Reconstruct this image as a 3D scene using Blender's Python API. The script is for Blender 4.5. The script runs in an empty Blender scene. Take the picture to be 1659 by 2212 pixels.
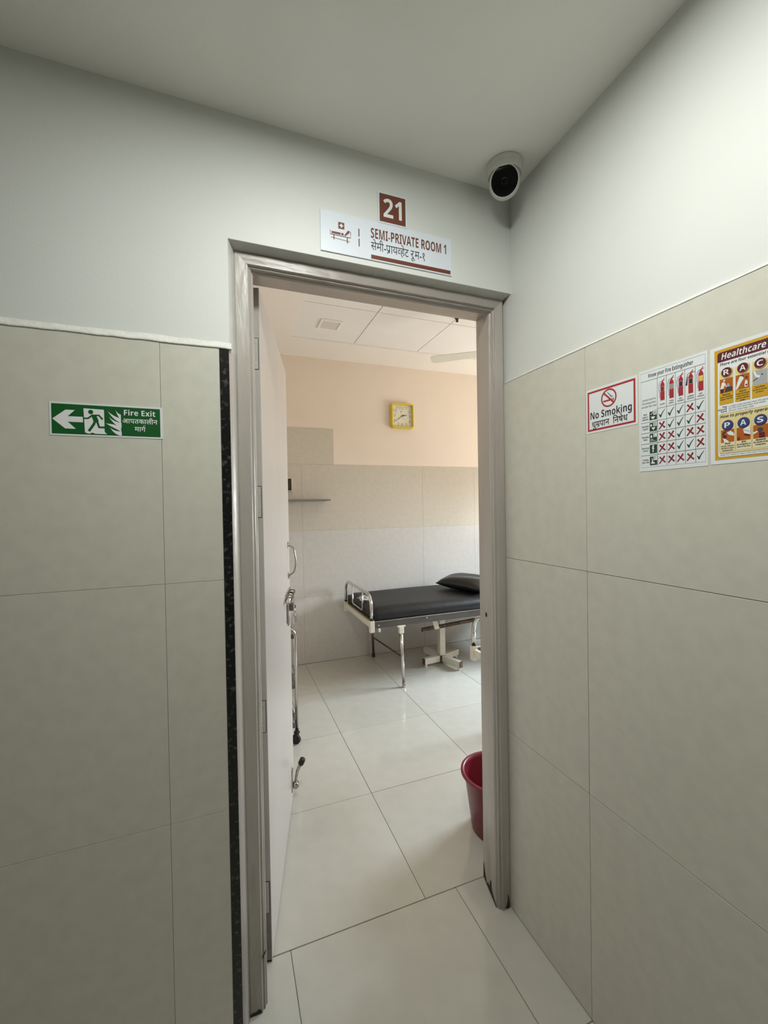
import bpy, bmesh, math, random
from mathutils import Vector, Matrix
random.seed(7)
S = bpy.context.scene
COL = S.collection
R = math.radians

# ------------------------------------------------------------------ camera
cam_d = bpy.data.cameras.new('camera')
cam = bpy.data.objects.new('camera', cam_d)
COL.objects.link(cam)
S.camera = cam
yaw, pitch, roll, FPX = R(20.636), R(-0.717), R(-0.9614), 907.1
fw = Vector((math.sin(yaw) * math.cos(pitch), math.cos(yaw) * math.cos(pitch), math.sin(pitch)))
rt = Vector((math.cos(yaw), -math.sin(yaw), 0))
up = rt.cross(fw)
rt, up = math.cos(roll) * rt + math.sin(roll) * up, -math.sin(roll) * rt + math.cos(roll) * up
m = Matrix((rt, up, -fw)).transposed().to_4x4()
m.translation = Vector((-0.9196, -1.1855, 1.4311))
cam.matrix_world = m
cam_d.sensor_fit = 'VERTICAL'
cam_d.sensor_height = 36.0
cam_d.lens = 36.0 * FPX / 2212.0
cam_d.clip_start = 0.02

# ------------------------------------------------------------------ world, light, exposure
W = bpy.data.worlds.new('world')
S.world = W
W.use_nodes = True
bg = W.node_tree.nodes['Background']
bg.inputs[0].default_value = (0.80, 0.88, 1.0, 1)
bg.inputs[1].default_value = 1.0
S.view_settings.view_transform = 'Standard'
S.view_settings.look = 'None'
S.view_settings.gamma = 1.0
S.view_settings.use_curve_mapping = False
S.view_settings.exposure = 0.0


def area(name, loc, rot, sx, sy, power, color, spread=180):
    l = bpy.data.lights.new(name, 'AREA')
    l.shape = 'RECTANGLE'
    l.size, l.size_y = sx, sy
    l.energy = power
    l.color = color
    l.spread = R(spread)
    o = bpy.data.objects.new(name, l)
    COL.objects.link(o)
    o.location = loc
    o.rotation_euler = rot
    return o


# flush ceiling lamp of the corridor, above and behind the photographer
LAMP = (-0.665, -0.71, 2.462)
area('corridor_lamp_light', LAMP, (0, 0, 0), 0.26, 0.26, 13.0, (0.965, 1.0, 0.95), 180)
# daylight through the window in the room's right wall
# (sky comes down through it, the sunlit ground outside throws warm light up)
area('window_skylight', (2.84, 1.45, 1.50), (0, R(50), 0), 0.65, 0.85, 51.0, (0.71, 0.86, 1.0), 112)
area('window_ground_light', (2.84, 1.45, 1.45), (0, R(120), 0), 1.0, 1.3, 30.5, (1.0, 0.89, 0.76), 150)

# ------------------------------------------------------------------ materials
MATS = {}


def mat(name, col, rough=0.5, metal=0.0, spec=0.5, var=0.0, scale=8.0, bump=0.0, bscale=60.0,
        emit=None, coat=0.0, objvar=0.0, col2=None, detail=4.0, stretch=None, ramp=(0.35, 0.65)):
    if name in MATS:
        return MATS[name]
    M = bpy.data.materials.new(name)
    M.use_nodes = True
    nt = M.node_tree
    b = nt.nodes['Principled BSDF']
    b.inputs['Base Color'].default_value = (*col, 1)
    b.inputs['Roughness'].default_value = rough
    b.inputs['Metallic'].default_value = metal
    b.inputs['Specular IOR Level'].default_value = spec
    b.inputs['Coat Weight'].default_value = coat
    tc = nt.nodes.new('ShaderNodeTexCoord')
    src = tc.outputs['Object']
    if stretch:
        mp = nt.nodes.new('ShaderNodeMapping')
        mp.inputs['Scale'].default_value = stretch
        nt.links.new(src, mp.inputs[0])
        src = mp.outputs[0]
    if var or col2:
        n = nt.nodes.new('ShaderNodeTexNoise')
        n.inputs['Scale'].default_value = scale
        n.inputs['Detail'].default_value = detail
        nt.links.new(src, n.inputs['Vector'])
        rp = nt.nodes.new('ShaderNodeValToRGB')
        rp.color_ramp.elements[0].position, rp.color_ramp.elements[1].position = ramp
        c2 = col2 or tuple(min(1, c * (1 + var)) for c in col)
        c1 = col if col2 else tuple(c * (1 - var) for c in col)
        rp.color_ramp.elements[0].color = (*c1, 1)
        rp.color_ramp.elements[1].color = (*c2, 1)
        nt.links.new(n.outputs['Fac'], rp.inputs[0])
        out = rp.outputs[0]
        if objvar:
            oi = nt.nodes.new('ShaderNodeObjectInfo')
            mr = nt.nodes.new('ShaderNodeMapRange')
            mr.inputs['To Min'].default_value = 1 - objvar
            mr.inputs['To Max'].default_value = 1 + objvar
            nt.links.new(oi.outputs['Random'], mr.inputs['Value'])
            vm = nt.nodes.new('ShaderNodeVectorMath')
            vm.operation = 'SCALE'
            nt.links.new(out, vm.inputs[0])
            nt.links.new(mr.outputs[0], vm.inputs['Scale'])
            out = vm.outputs[0]
        nt.links.new(out, b.inputs['Base Color'])
    if bump:
        n2 = nt.nodes.new('ShaderNodeTexNoise')
        n2.inputs['Scale'].default_value = bscale
        n2.inputs['Detail'].default_value = 3
        nt.links.new(src, n2.inputs['Vector'])
        bp = nt.nodes.new('ShaderNodeBump')
        bp.inputs['Strength'].default_value = bump
        bp.inputs['Distance'].default_value = 0.01
        nt.links.new(n2.outputs['Fac'], bp.inputs['Height'])
        nt.links.new(bp.outputs[0], b.inputs['Normal'])
    if emit:
        b.inputs['Emission Color'].default_value = (*emit[0], 1)
        b.inputs['Emission Strength'].default_value = emit[1]
    MATS[name] = M
    return M


PAINT = mat('wall_paint', (0.75, 0.76, 0.725), 0.55, var=0.015, scale=3, bump=0.03, bscale=120)
CEIL = mat('ceiling_paint', (0.93, 0.92, 0.87), 0.7, var=0.02, scale=4, bump=0.04, bscale=160)
WTILE = mat('wall_tile', (0.66, 0.64, 0.555), 0.34, var=0.03, scale=26, bump=0.008, bscale=300, objvar=0.012)
RTILE = mat('room_wall_tile', (0.58, 0.56, 0.52), 0.24, var=0.03, scale=26, objvar=0.015)
RTILE_WARMLIT = mat('room_wall_tile_warm_lit', (0.57, 0.525, 0.44), 0.24, var=0.03, scale=26, objvar=0.015)  # same room tile, warm light on the upper rows put into its colour
FTILE = mat('floor_tile', (0.54, 0.525, 0.465), 0.11, var=0.025, scale=14, objvar=0.02)
GROUT = mat('grout', (0.17, 0.15, 0.12), 0.9, var=0.2, scale=30)
WGROUT = mat('wall_grout', (0.27, 0.25, 0.215), 0.9, var=0.2, scale=30)
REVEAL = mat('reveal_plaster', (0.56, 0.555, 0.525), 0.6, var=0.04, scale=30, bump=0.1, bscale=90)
FILLET = mat('plaster_fillet', (0.80, 0.79, 0.74), 0.6, var=0.04, scale=40, bump=0.2, bscale=90)
PEACH = mat('peach_paint', (0.79, 0.69, 0.585), 0.6, var=0.015, scale=3, bump=0.03, bscale=120)
RCEIL = mat('room_ceiling_paint', (0.90, 0.865, 0.81), 0.7, var=0.01, scale=3)
RPANEL = mat('ceiling_panel', (0.87, 0.855, 0.83), 0.7, var=0.012, scale=5)
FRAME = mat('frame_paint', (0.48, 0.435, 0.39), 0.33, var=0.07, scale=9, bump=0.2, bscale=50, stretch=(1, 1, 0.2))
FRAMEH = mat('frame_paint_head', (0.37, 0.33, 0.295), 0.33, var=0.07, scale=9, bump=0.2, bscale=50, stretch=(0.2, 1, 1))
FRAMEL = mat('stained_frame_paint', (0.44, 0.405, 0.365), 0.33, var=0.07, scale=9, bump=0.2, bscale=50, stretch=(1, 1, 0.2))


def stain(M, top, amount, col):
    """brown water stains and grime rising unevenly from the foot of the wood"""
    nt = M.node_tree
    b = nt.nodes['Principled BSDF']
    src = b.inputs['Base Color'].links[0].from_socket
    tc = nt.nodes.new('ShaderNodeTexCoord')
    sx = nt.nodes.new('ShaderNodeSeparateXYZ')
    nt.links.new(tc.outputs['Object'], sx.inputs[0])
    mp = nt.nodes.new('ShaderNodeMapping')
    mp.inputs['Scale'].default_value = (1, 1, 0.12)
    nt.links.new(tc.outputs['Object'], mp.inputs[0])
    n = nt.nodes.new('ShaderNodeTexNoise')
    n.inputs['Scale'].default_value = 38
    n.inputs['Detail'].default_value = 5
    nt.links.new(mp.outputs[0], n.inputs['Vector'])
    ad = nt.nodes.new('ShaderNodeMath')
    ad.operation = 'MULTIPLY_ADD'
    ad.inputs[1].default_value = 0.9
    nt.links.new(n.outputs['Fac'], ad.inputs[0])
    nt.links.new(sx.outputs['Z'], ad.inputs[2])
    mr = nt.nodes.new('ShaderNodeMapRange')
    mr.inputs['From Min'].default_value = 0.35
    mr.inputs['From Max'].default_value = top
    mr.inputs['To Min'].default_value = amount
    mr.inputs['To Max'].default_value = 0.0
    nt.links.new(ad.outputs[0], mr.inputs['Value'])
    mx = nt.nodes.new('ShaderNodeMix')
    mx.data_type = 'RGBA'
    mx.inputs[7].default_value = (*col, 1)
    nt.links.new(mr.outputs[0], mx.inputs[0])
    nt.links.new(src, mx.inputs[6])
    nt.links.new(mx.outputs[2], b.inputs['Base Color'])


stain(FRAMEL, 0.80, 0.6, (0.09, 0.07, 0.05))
stain(FRAME, 0.75, 0.45, (0.13, 0.10, 0.07))
DIRT = mat('frame_dirt', (0.03, 0.022, 0.015), 0.9, var=0.3, scale=30)
LEAF = mat('door_paint', (0.60, 0.56, 0.525), 0.28, var=0.02, scale=6, bump=0.05, bscale=40, stretch=(1, 1, 0.3))
LEAFE = mat('door_edge_paint', (0.44, 0.41, 0.38), 0.45, var=0.05, scale=12, bump=0.2, bscale=50, stretch=(1, 1, 0.3))
GRIMY = mat('grimy_edge', (0.21, 0.195, 0.17), 0.55, var=0.15, scale=25)
HINGE = mat('painted_hinge', (0.47, 0.445, 0.41), 0.4, var=0.05, scale=40)
DARKGAP = mat('dark_gap', (0.02, 0.017, 0.014), 0.9)
GRANITE = mat('black_granite', (0.008, 0.008, 0.008), 0.25, col2=(0.12, 0.115, 0.11), scale=75, detail=8, ramp=(0.54, 0.80))
STONE = mat('shelf_stone', (0.20, 0.19, 0.17), 0.4, var=0.1, scale=60)
CHROME = mat('chrome', (0.64, 0.63, 0.615), 0.14, 1.0)
STEEL = mat('brushed_steel', (0.13, 0.125, 0.12), 0.45, 1.0, var=0.1, scale=30, stretch=(0.2, 1, 1))
DSTEEL = mat('dark_steel', (0.22, 0.205, 0.19), 0.38, 1.0, var=0.1, scale=30)
BRASS = mat('worn_steel', (0.45, 0.42, 0.38), 0.25, 1.0, var=0.1, scale=60)
CREAM = mat('cream_enamel', (0.72, 0.69, 0.58), 0.42, var=0.05, scale=20, bump=0.05, bscale=50)
RUST = mat('rusty_steel', (0.05, 0.03, 0.018), 0.75, 0.2, col2=(0.17, 0.11, 0.06), scale=40)
BLACKV = mat('black_rexine', (0.010, 0.010, 0.011), 0.5, spec=0.38, var=0.25, scale=9, bump=0.25, bscale=18)
BLACKP = mat('black_pillow_rexine', (0.010, 0.010, 0.011), 0.3, var=0.2, scale=9, bump=0.35, bscale=14)
RUBBER = mat('black_rubber', (0.012, 0.012, 0.012), 0.6, var=0.1, scale=30)
CLOTH = mat('white_cloth', (0.85, 0.85, 0.83), 0.8, var=0.03, scale=30)
MAROON = mat('maroon_plastic', (0.20, 0.017, 0.032), 0.32, var=0.06, scale=10)
YELLOW = mat('yellow_plastic', (0.72, 0.56, 0.035), 0.3, var=0.03, scale=10)
FACE = mat('clock_face', (0.74, 0.70, 0.57), 0.5, var=0.01, scale=10)
CCTVW = mat('camera_shell', (0.74, 0.73, 0.68), 0.4, var=0.02, scale=20)
CCTVB = mat('camera_glass', (0.003, 0.003, 0.003), 0.12, var=0.1, scale=10)
FANW = mat('fan_enamel', (0.80, 0.77, 0.68), 0.35, var=0.02, scale=10)
LED = mat('led_diffuser', (0.70, 0.68, 0.64), 0.5, var=0.01, scale=10)
LAMPM = mat('lamp_diffuser', (0.9, 0.9, 0.88), 0.5, var=0.01, scale=10, emit=((1, 0.985, 0.9), 3.0))
SWITCHD = mat('switch_dark', (0.05, 0.035, 0.025), 0.4, var=0.1, scale=20)
SWITCHW = mat('switch_rim', (0.66, 0.58, 0.48), 0.4, var=0.02, scale=20)
ALU = mat('window_aluminium', (0.55, 0.55, 0.54), 0.4, 0.8, var=0.03, scale=20)
# printing inks
SHEETW = mat('sheet_white', (0.80, 0.83, 0.84), 0.4, var=0.01, scale=20)
SIGNW = mat('sign_white', (0.78, 0.825, 0.90), 0.32, var=0.01, scale=20)
INK = {}
for nm, c in dict(black=(0.018, 0.018, 0.022), brown=(0.165, 0.045, 0.022), white=(0.84, 0.85, 0.85),
                  maroon=(0.115, 0.010, 0.022), red=(0.42, 0.022, 0.030), green=(0.004, 0.100, 0.018), grey=(0.33, 0.31, 0.31),
                  dkgreen=(0.010, 0.055, 0.028), tick=(0.018, 0.055, 0.048), cross=(0.24, 0.012, 0.018),
                  yellow=(0.80, 0.62, 0.03), amber=(0.66, 0.37, 0.022), cream=(0.80, 0.68, 0.33),
                  orange=(0.45, 0.115, 0.012), blue=(0.035, 0.055, 0.20), navy=(0.030, 0.012, 0.10),
                  tan=(0.62, 0.36, 0.13), pale=(0.80, 0.73, 0.47), line=(0.14, 0.15, 0.17), faint=(0.50, 0.52, 0.56),
                  body=(0.055, 0.05, 0.055), clay=(0.30, 0.10, 0.03), pgrey=(0.42, 0.43, 0.44),
                  numeral=(0.24, 0.22, 0.17)).items():
    INK[nm] = mat('ink_' + nm, c, 0.45, var=0.02, scale=40)

# ------------------------------------------------------------------ mesh helpers


def link(o, parent=None):
    COL.objects.link(o)
    if parent is not None:
        o.parent = parent
    return o


def obj(name, bm, material, parent=None, smooth=False):
    me = bpy.data.meshes.new(name)
    bm.to_mesh(me)
    bm.free()
    for mm in (material if isinstance(material, (list, tuple)) else [material]):
        me.materials.append(mm)
    if smooth:
        for p in me.polygons:
            p.use_smooth = True
    return link(bpy.data.objects.new(name, me), parent)


def tag(o, label=None, cat=None, group=None, kind=None):
    if label:
        o['label'] = label
    if cat:
        o['category'] = cat
    if group:
        o['group'] = group
    if kind:
        o['kind'] = kind
    return o


def empty(name, loc=(0, 0, 0), rz=0.0):
    o = bpy.data.objects.new(name, None)
    o.empty_display_size = 0.05
    o.location = loc
    o.rotation_euler = (0, 0, rz)
    return link(o)


def box(bm, a, b, bev=0.0, seg=1, mi=0):
    x0, y0, z0 = [min(p, q) for p, q in zip(a, b)]
    x1, y1, z1 = [max(p, q) for p, q in zip(a, b)]
    v = [bm.verts.new(p) for p in ((x0, y0, z0), (x1, y0, z0), (x1, y1, z0), (x0, y1, z0),
                                   (x0, y0, z1), (x1, y0, z1), (x1, y1, z1), (x0, y1, z1))]
    fs = [bm.faces.new([v[i] for i in q]) for q in ((3, 2, 1, 0), (4, 5, 6, 7), (0, 1, 5, 4), (1, 2, 6, 5), (2, 3, 7, 6), (3, 0, 4, 7))]
    for f in fs:
        f.material_index = mi
    if bev:
        es = list({e for f in fs for e in f.edges})
        r = bmesh.ops.bevel(bm, geom=es, offset=bev, segments=seg, affect='EDGES', profile=0.5)
        for f in r['faces']:
            f.material_index = mi
    return v


def bx(a, b, bev=0.0, seg=1):
    bm = bmesh.new()
    box(bm, a, b, bev, seg)
    return bm


def tube(bm, pts, r, n=10, cap=True):
    pts = [Vector(p) for p in pts]
    rs = r if isinstance(r, (list, tuple)) else [r] * len(pts)
    rings = []
    t0 = (pts[1] - pts[0]).normalized()
    ref = Vector((0, 0, 1)) if abs(t0.z) < 0.9 else Vector((1, 0, 0))
    a = t0.cross(ref).normalized()
    for i, p in enumerate(pts):
        if i == 0:
            t = pts[1] - pts[0]
        elif i == len(pts) - 1:
            t = pts[-1] - pts[-2]
        else:
            t = (pts[i + 1] - p).normalized() + (p - pts[i - 1]).normalized()
        t.normalize()
        a = (a - t * a.dot(t)).normalized()
        b = t.cross(a)
        rings.append([bm.verts.new(p + (a * math.cos(2 * math.pi * k / n) + b * math.sin(2 * math.pi * k / n)) * rs[i]) for k in range(n)])
    for u, w in zip(rings, rings[1:]):
        for k in range(n):
            bm.faces.new((u[k], u[(k + 1) % n], w[(k + 1) % n], w[k]))
    if cap:
        bm.faces.new(rings[0][::-1])
        bm.faces.new(rings[-1])


def tb(pts, r, n=10):
    bm = bmesh.new()
    tube(bm, pts, r, n)
    return bm


def lathe(bm, prof, n=32, M=None):
    rings = []
    for r, z in prof:
        if r < 1e-6:
            rings.append([bm.verts.new((0, 0, z))])
        else:
            rings.append([bm.verts.new((r * math.cos(2 * math.pi * k / n), r * math.sin(2 * math.pi * k / n), z)) for k in range(n)])
    for u, w in zip(rings, rings[1:]):
        for k in range(n):
            k2 = (k + 1) % n
            if len(u) == 1 and len(w) == 1:
                continue
            if len(u) == 1:
                bm.faces.new((u[0], w[k2], w[k]))
            elif len(w) == 1:
                bm.faces.new((u[k], u[k2], w[0]))
            else:
                bm.faces.new((u[k], u[k2], w[k2], w[k]))
    vs = [v for rg in rings for v in rg]
    if M is not None:
        bmesh.ops.transform(bm, matrix=M, verts=vs)
    return vs


def lt(prof, n=32, M=None):
    bm = bmesh.new()
    lathe(bm, prof, n, M)
    return bm


def prism(bm, pts, h0, h1, fn):
    """closed 2D outline extruded between heights; fn(a, b, h) -> world point"""
    u = [bm.verts.new(fn(a, b, h0)) for a, b in pts]
    w = [bm.verts.new(fn(a, b, h1)) for a, b in pts]
    n = len(pts)
    bm.faces.new(u[::-1])
    bm.faces.new(w)
    for k in range(n):
        bm.faces.new((u[k], u[(k + 1) % n], w[(k + 1) % n], w[k]))
    return u + w


def aim(loc, z, x=None):
    z = Vector(z).normalized()
    ref = Vector(x) if x else (Vector((0, 0, 1)) if abs(z.z) < 0.95 else Vector((1, 0, 0)))
    xx = ref.cross(z).normalized()
    yy = z.cross(xx)
    M = Matrix((xx, yy, z)).transposed().to_4x4()
    M.translation = Vector(loc)
    return M


def arc(c, r, a0, a1, n):
    return [(c[0] + r * math.cos(R(a0 + (a1 - a0) * i / n)), c[1] + r * math.sin(R(a0 + (a1 - a0) * i / n))) for i in range(n + 1)]


def rrect(x0, y0, x1, y1, r, n=4):
    return (arc((x1 - r, y0 + r), r, -90, 0, n) + arc((x1 - r, y1 - r), r, 0, 90, n) +
            arc((x0 + r, y1 - r), r, 90, 180, n) + arc((x0 + r, y0 + r), r, 180, 270, n))


def struct(name, bm, material, label, parent=None):
    o = obj(name, bm, material, parent)
    if parent is None:
        tag(o, label, kind='structure')
    return o


TILE_MESH = {}


def tile(parent, material, axis, face, a0, a1, b0, b1, depth, gap=0.0010, name='tile'):
    """one tile with bevelled edges. axis: 'z' floor (a=x, b=y), '-y'/'+x'... wall facing. face = plane coordinate of its front"""
    a0, a1, b0, b1 = a0 + gap, a1 - gap, b0 + gap, b1 - gap
    w, h = round(a1 - a0, 4), round(b1 - b0, 4)
    key = (axis, w, h, depth, material.name)
    if key not in TILE_MESH:
        bm = bmesh.new()
        if axis == 'z':
            box(bm, (0, 0, -depth), (w, h, 0), 0.0011)
        elif axis == 'y':
            box(bm, (0, 0, 0), (w, depth, h), 0.0004)
        elif axis == '+y':
            box(bm, (0, -depth, 0), (w, 0, h), 0.0011)
        elif axis == 'x':
            box(bm, (0, 0, 0), (depth, w, h), 0.0005)
        me = bpy.data.meshes.new(name)
        bm.to_mesh(me)
        bm.free()
        me.materials.append(material)
        TILE_MESH[key] = me
    o = bpy.data.objects.new(name, TILE_MESH[key])
    j = random.uniform(-0.0002, 0.0002)
    o.location = {'z': (a0, b0, face + j), 'y': (a0, face + j, b0), '+y': (a0, face + j, b0), 'x': (face + j, a0, b0)}[axis]
    return link(o, parent)


# ------------------------------------------------------------------ the setting: corridor
HC = 2.484      # corridor ceiling
HR = 2.815      # room ceiling
YB = 2.663      # room back wall
PX, PY = 0.007, 0.009   # plaster lies this far behind the tile faces
XL, YK = -4.6, -4.4    # far ends of the corridor
RX0, RX1 = -0.97, 2.75  # room side walls

floor_bm = bmesh.new()
box(floor_bm, (XL - .1, YK - .1, -0.12), (PX + .02, 0.186, -0.0022))
floor_c = struct('floor', floor_bm, GROUT, 'corridor floor of large glossy beige tiles outside the door')
xs = [-0.142 + 0.61 * k for k in range(-8, 1)]
xs = [XL] + [x for x in xs if x > XL + .05] + [PX]
ys = [YK, -3.97, -3.36, -2.75, -2.14, -1.53, -0.92, -0.31, 0.1855]
for xa, xb in zip(xs, xs[1:]):
    for ya, yb_ in zip(ys, ys[1:]):
        tile(floor_c, FTILE, 'z', 0, xa, xb, ya, yb_, 0.012)

floor_bm = bmesh.new()
box(floor_bm, (RX0 - .1, 0.186, -0.12), (RX1 + .1, YB + .1, -0.0022))
floor_r = struct('floor_room', floor_bm, GROUT, 'room floor of large glossy pale tiles beyond the door')
xs = [RX0] + [-0.266 + 0.61 * k for k in range(-1, 7)]
xs = [x for x in xs if RX0 <= x < RX1 - 0.02] + [RX1]
ys = [0.1865, 0.796, 1.406, 2.016, 2.626, YB]
for xa, xb in zip(xs, xs[1:]):
    for ya, yb_ in zip(ys, ys[1:]):
        tile(floor_r, FTILE, 'z', 0, xa, xb, ya, yb_, 0.012)

struct('ceiling', bx((XL - .1, YK - .1, HC), (PX + .02, 0.02, HC + 0.12)), CEIL, 'plain matte corridor ceiling above the door')

# door wall (shared by corridor and room), with the doorway cut between x=-.90 and x=0
DX0, DX1, DZ = -0.900, -0.001, 2.151
bm = bmesh.new()
box(bm, (XL - .1, PY, 0), (DX0 - 0.0, 0.188, HR + .1))
box(bm, (DX0, PY, DZ), (PX + .05, 0.188, HR + .1))
wall_f = struct('wall_front', bm, [PAINT], 'off-white painted corridor wall with the doorway, greige tiles below')
# plaster reveal round the frame: splayed strip from the wall face to the recessed frame
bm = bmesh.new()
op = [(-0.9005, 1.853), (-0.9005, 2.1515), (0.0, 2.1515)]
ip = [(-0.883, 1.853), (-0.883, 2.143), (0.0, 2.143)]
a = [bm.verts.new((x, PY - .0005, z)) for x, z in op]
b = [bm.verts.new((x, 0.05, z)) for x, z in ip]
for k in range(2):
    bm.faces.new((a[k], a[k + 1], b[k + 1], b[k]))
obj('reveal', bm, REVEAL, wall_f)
bm = bmesh.new()   # below the tile line the gap beside the granite is filled and painted with the frame
rows_ = [[bm.verts.new((x, y, z)) for x, y in ((-0.9035, 0.004), (-0.897, 0.010), (-0.891, 0.022), (-0.886, 0.034), (-0.883, 0.046))] for z in (0.001, 0.6, 1.2, 1.853)]
for u_, w_ in zip(rows_, rows_[1:]):
    for i in range(4):
        bm.faces.new((u_[i], u_[i + 1], w_[i + 1], w_[i]))
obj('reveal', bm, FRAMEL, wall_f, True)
# tiles and grout bed
TZ = [0.0, 0.0025, 0.632, 1.245, 1.855]
bm = bmesh.new()
box(bm, (XL, 0.0022, 0), (-0.926, PY, 1.853))
obj('grout_bed', bm, WGROUT, wall_f)
wx = [XL, -3.503, -2.285, -1.067, -0.9275]
for xa, xb in zip(wx, wx[1:]):
    for za, zb in zip(TZ[1:], TZ[2:]):
        tile(wall_f, WTILE, 'y', 0.0, xa, xb, za, zb, 0.007, 0.0004)
bm = bmesh.new()   # sloped plaster fillet on top of the tiles, a little wavy
N = 110
prev = None
for k in range(N + 1):
    x = XL + (-0.897 - XL) * k / N
    w1, w2 = random.uniform(-.0012, .0012), random.uniform(-.0016, .0016)
    row = [bm.verts.new((x, PY, 1.874 + w1)), bm.verts.new((x, 0.003, 1.864 + w2)), bm.verts.new((x, -0.003, 1.857 + w2)),
           bm.verts.new((x, -0.002, 1.8535 + w2 * .6)), bm.verts.new((x, PY, 1.8535))]
    if prev:
        for i in range(4):
            bm.faces.new((prev[i], prev[i + 1], row[i + 1], row[i]))
    prev = row
obj('plaster_fillet', bm, FILLET, wall_f, True)
g = struct('trim_granite', bx((-0.9265, -0.0015, 0.0), (-0.9035, 0.03, 1.852), 0.001), GRANITE,
           'narrow black granite edging strip beside the left door jamb')

# right corridor wall
bm = bmesh.new()
box(bm, (PX, YK - .1, 0), (0.15, 0.188, HC + .1))
wall_r = struct('wall_right', bm, PAINT, 'right corridor wall, off-white paint above greige tiles')
obj('grout_bed', bx((0.0022, YK, 0), (PX, 0.05, 1.853)), WGROUT, wall_r)
wy = [YK, -3.966, -2.747, -1.528, -0.309, 0.049]
for ya, yb_ in zip(wy, wy[1:]):
    for za, zb in zip(TZ[1:], TZ[2:]):
        tile(wall_r, WTILE, 'x', 0.0, ya, yb_, za, zb, 0.0065, 0.0007)
bm = bmesh.new()
prev = None
for k in range(N + 1):
    y = YK + (0.045 - YK) * k / N
    w1 = random.uniform(-.001, .001)
    row = [bm.verts.new((PX, y, 1.862 + w1)), bm.verts.new((0.001, y, 1.8575 + w1)), bm.verts.new((-0.0012, y, 1.854)), bm.verts.new((PX, y, 1.853))]
    if prev:
        for i in range(3):
            bm.faces.new((prev[i], prev[i + 1], row[i + 1], row[i]))
    prev = row
obj('plaster_fillet', bm, FILLET, wall_r, True)
struct('wall_left', bx((XL - .1, YK, 0), (XL, PY, HC + .1)), PAINT, 'far left end wall of the corridor, outside the picture')
struct('wall_behind', bx((XL, YK - .1, 0), (PX, YK, HC + .1)), PAINT, 'corridor wall behind the photographer')

# ------------------------------------------------------------------ the setting: room
bm = bmesh.new()
box(bm, (0.15, 0.02, 0), (RX1 + .1, 0.188, HR + .1))
box(bm, (PX + .001, 0.1882, 0), (0.15, 0.190, HR + .1))
struct('wall_inner_front', bm, PEACH, 'inner face of the wall right of the doorway')
bm = bmesh.new()
box(bm, (RX0, 0.188, 0), (DX0 - .02, 0.193, HR))
box(bm, (RX0, 0.188, DZ), (PX, 0.193, HR))
struct('wall_inner_plaster', bm, PEACH, 'peach plaster inside the room above the doorway')
wall_b = struct('wall_back', bx((RX0 - .1, YB + PY, 0), (RX1 + .1, YB + .12, HR + .1)), PEACH, 'back wall of the room, peach paint above greige tiles')
bm = bmesh.new()
box(bm, (RX0, YB + .0022, 0), (RX1, YB + PY, 1.832))
box(bm, (RX0, YB + .0022, 1.832), (0.036, YB + PY, 2.163))
obj('grout_bed', bm, RTILE, wall_b)
bxs = [RX0, -0.267, 0.951, 1.560, RX1]
for xa, xb in zip(bxs, bxs[1:]):
    for za, zb in ((0.004, 0.614), (0.614, 1.223), (1.223, 1.832)):
        tile(wall_b, RTILE_WARMLIT if za > 1.2 else RTILE, 'y', YB, xa, xb, za, zb, 0.007, 0.0005)
tile(wall_b, RTILE_WARMLIT, 'y', YB, RX0, 0.036, 1.832, 2.163, 0.007, 0.0003)
struct('wall_inner_left', bx((RX0 - .1, 0.188, 0), (RX0, YB + PY, HR + .1)), PEACH, 'left side wall of the room, hidden behind the door leaf')
bm = bmesh.new()   # right room wall with a window opening
WY0, WY1, WZ0, WZ1 = 0.72, 2.18, 0.95, 2.15
box(bm, (RX1, 0.188, 0), (RX1 + .15, YB + PY, WZ0))
box(bm, (RX1, 0.188, WZ1), (RX1 + .15, YB + PY, HR + .1))
box(bm, (RX1, 0.188, WZ0), (RX1 + .15, WY0, WZ1))
box(bm, (RX1, WY1, WZ0), (RX1 + .15, YB + PY, WZ1))
struct('wall_inner_right', bm, PEACH, 'right side wall of the room with the window, outside the picture')
win = tag(empty('window_1', (RX1 + .06, WY0, WZ0)), 'aluminium window letting daylight in from the right, outside the picture', kind='structure')
bm = bmesh.new()
w_, h_ = WY1 - WY0, WZ1 - WZ0
box(bm, (0, 0, 0), (.03, w_, .03))
box(bm, (0, 0, h_ - .03), (.03, w_, h_))
for k in range(3):
    yy = k * (w_ - .03) / 2
    box(bm, (0, yy, .03), (.03, yy + .03, h_ - .03))
obj('window_frame', bm, ALU, win)

# false ceiling: plaster border, lay-in panels slightly higher, tee gaps dark
bm = bmesh.new()
CX0, CX1, CY0, CY1 = -0.405, 2.43, 0.42, 2.272
box(bm, (RX0 - .05, 0.15, HR), (CX0, YB + .02, HR + .1))
box(bm, (CX1, 0.15, HR), (RX1 + .05, YB + .02, HR + .1))
box(bm, (CX0, CY1, HR), (CX1, YB + .02, HR + .1))
box(bm, (CX0, 0.15, HR), (CX1, CY0, HR + .1))
ceil_r = struct('ceiling_room', bm, RCEIL, 'false ceiling of the room with a plain border round square panels')
obj('grid_bed', bx((CX0, CY0, HR + .026), (CX1, CY1, HR + .08)), DARKGAP, ceil_r)
cxs = [CX0, 0.133, 0.728, 1.323, 1.918, CX1]
cys = [CY0, 1.055, 1.665, CY1]
for xa, xb in zip(cxs, cxs[1:]):
    for ya, yb_ in zip(cys, cys[1:]):
        g_ = 0.0028
        o = obj('panel', bx((xa + g_, ya + g_, HR + .014), (xb - g_, yb_ - g_, HR + .03), 0.001), RPANEL, ceil_r)

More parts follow.
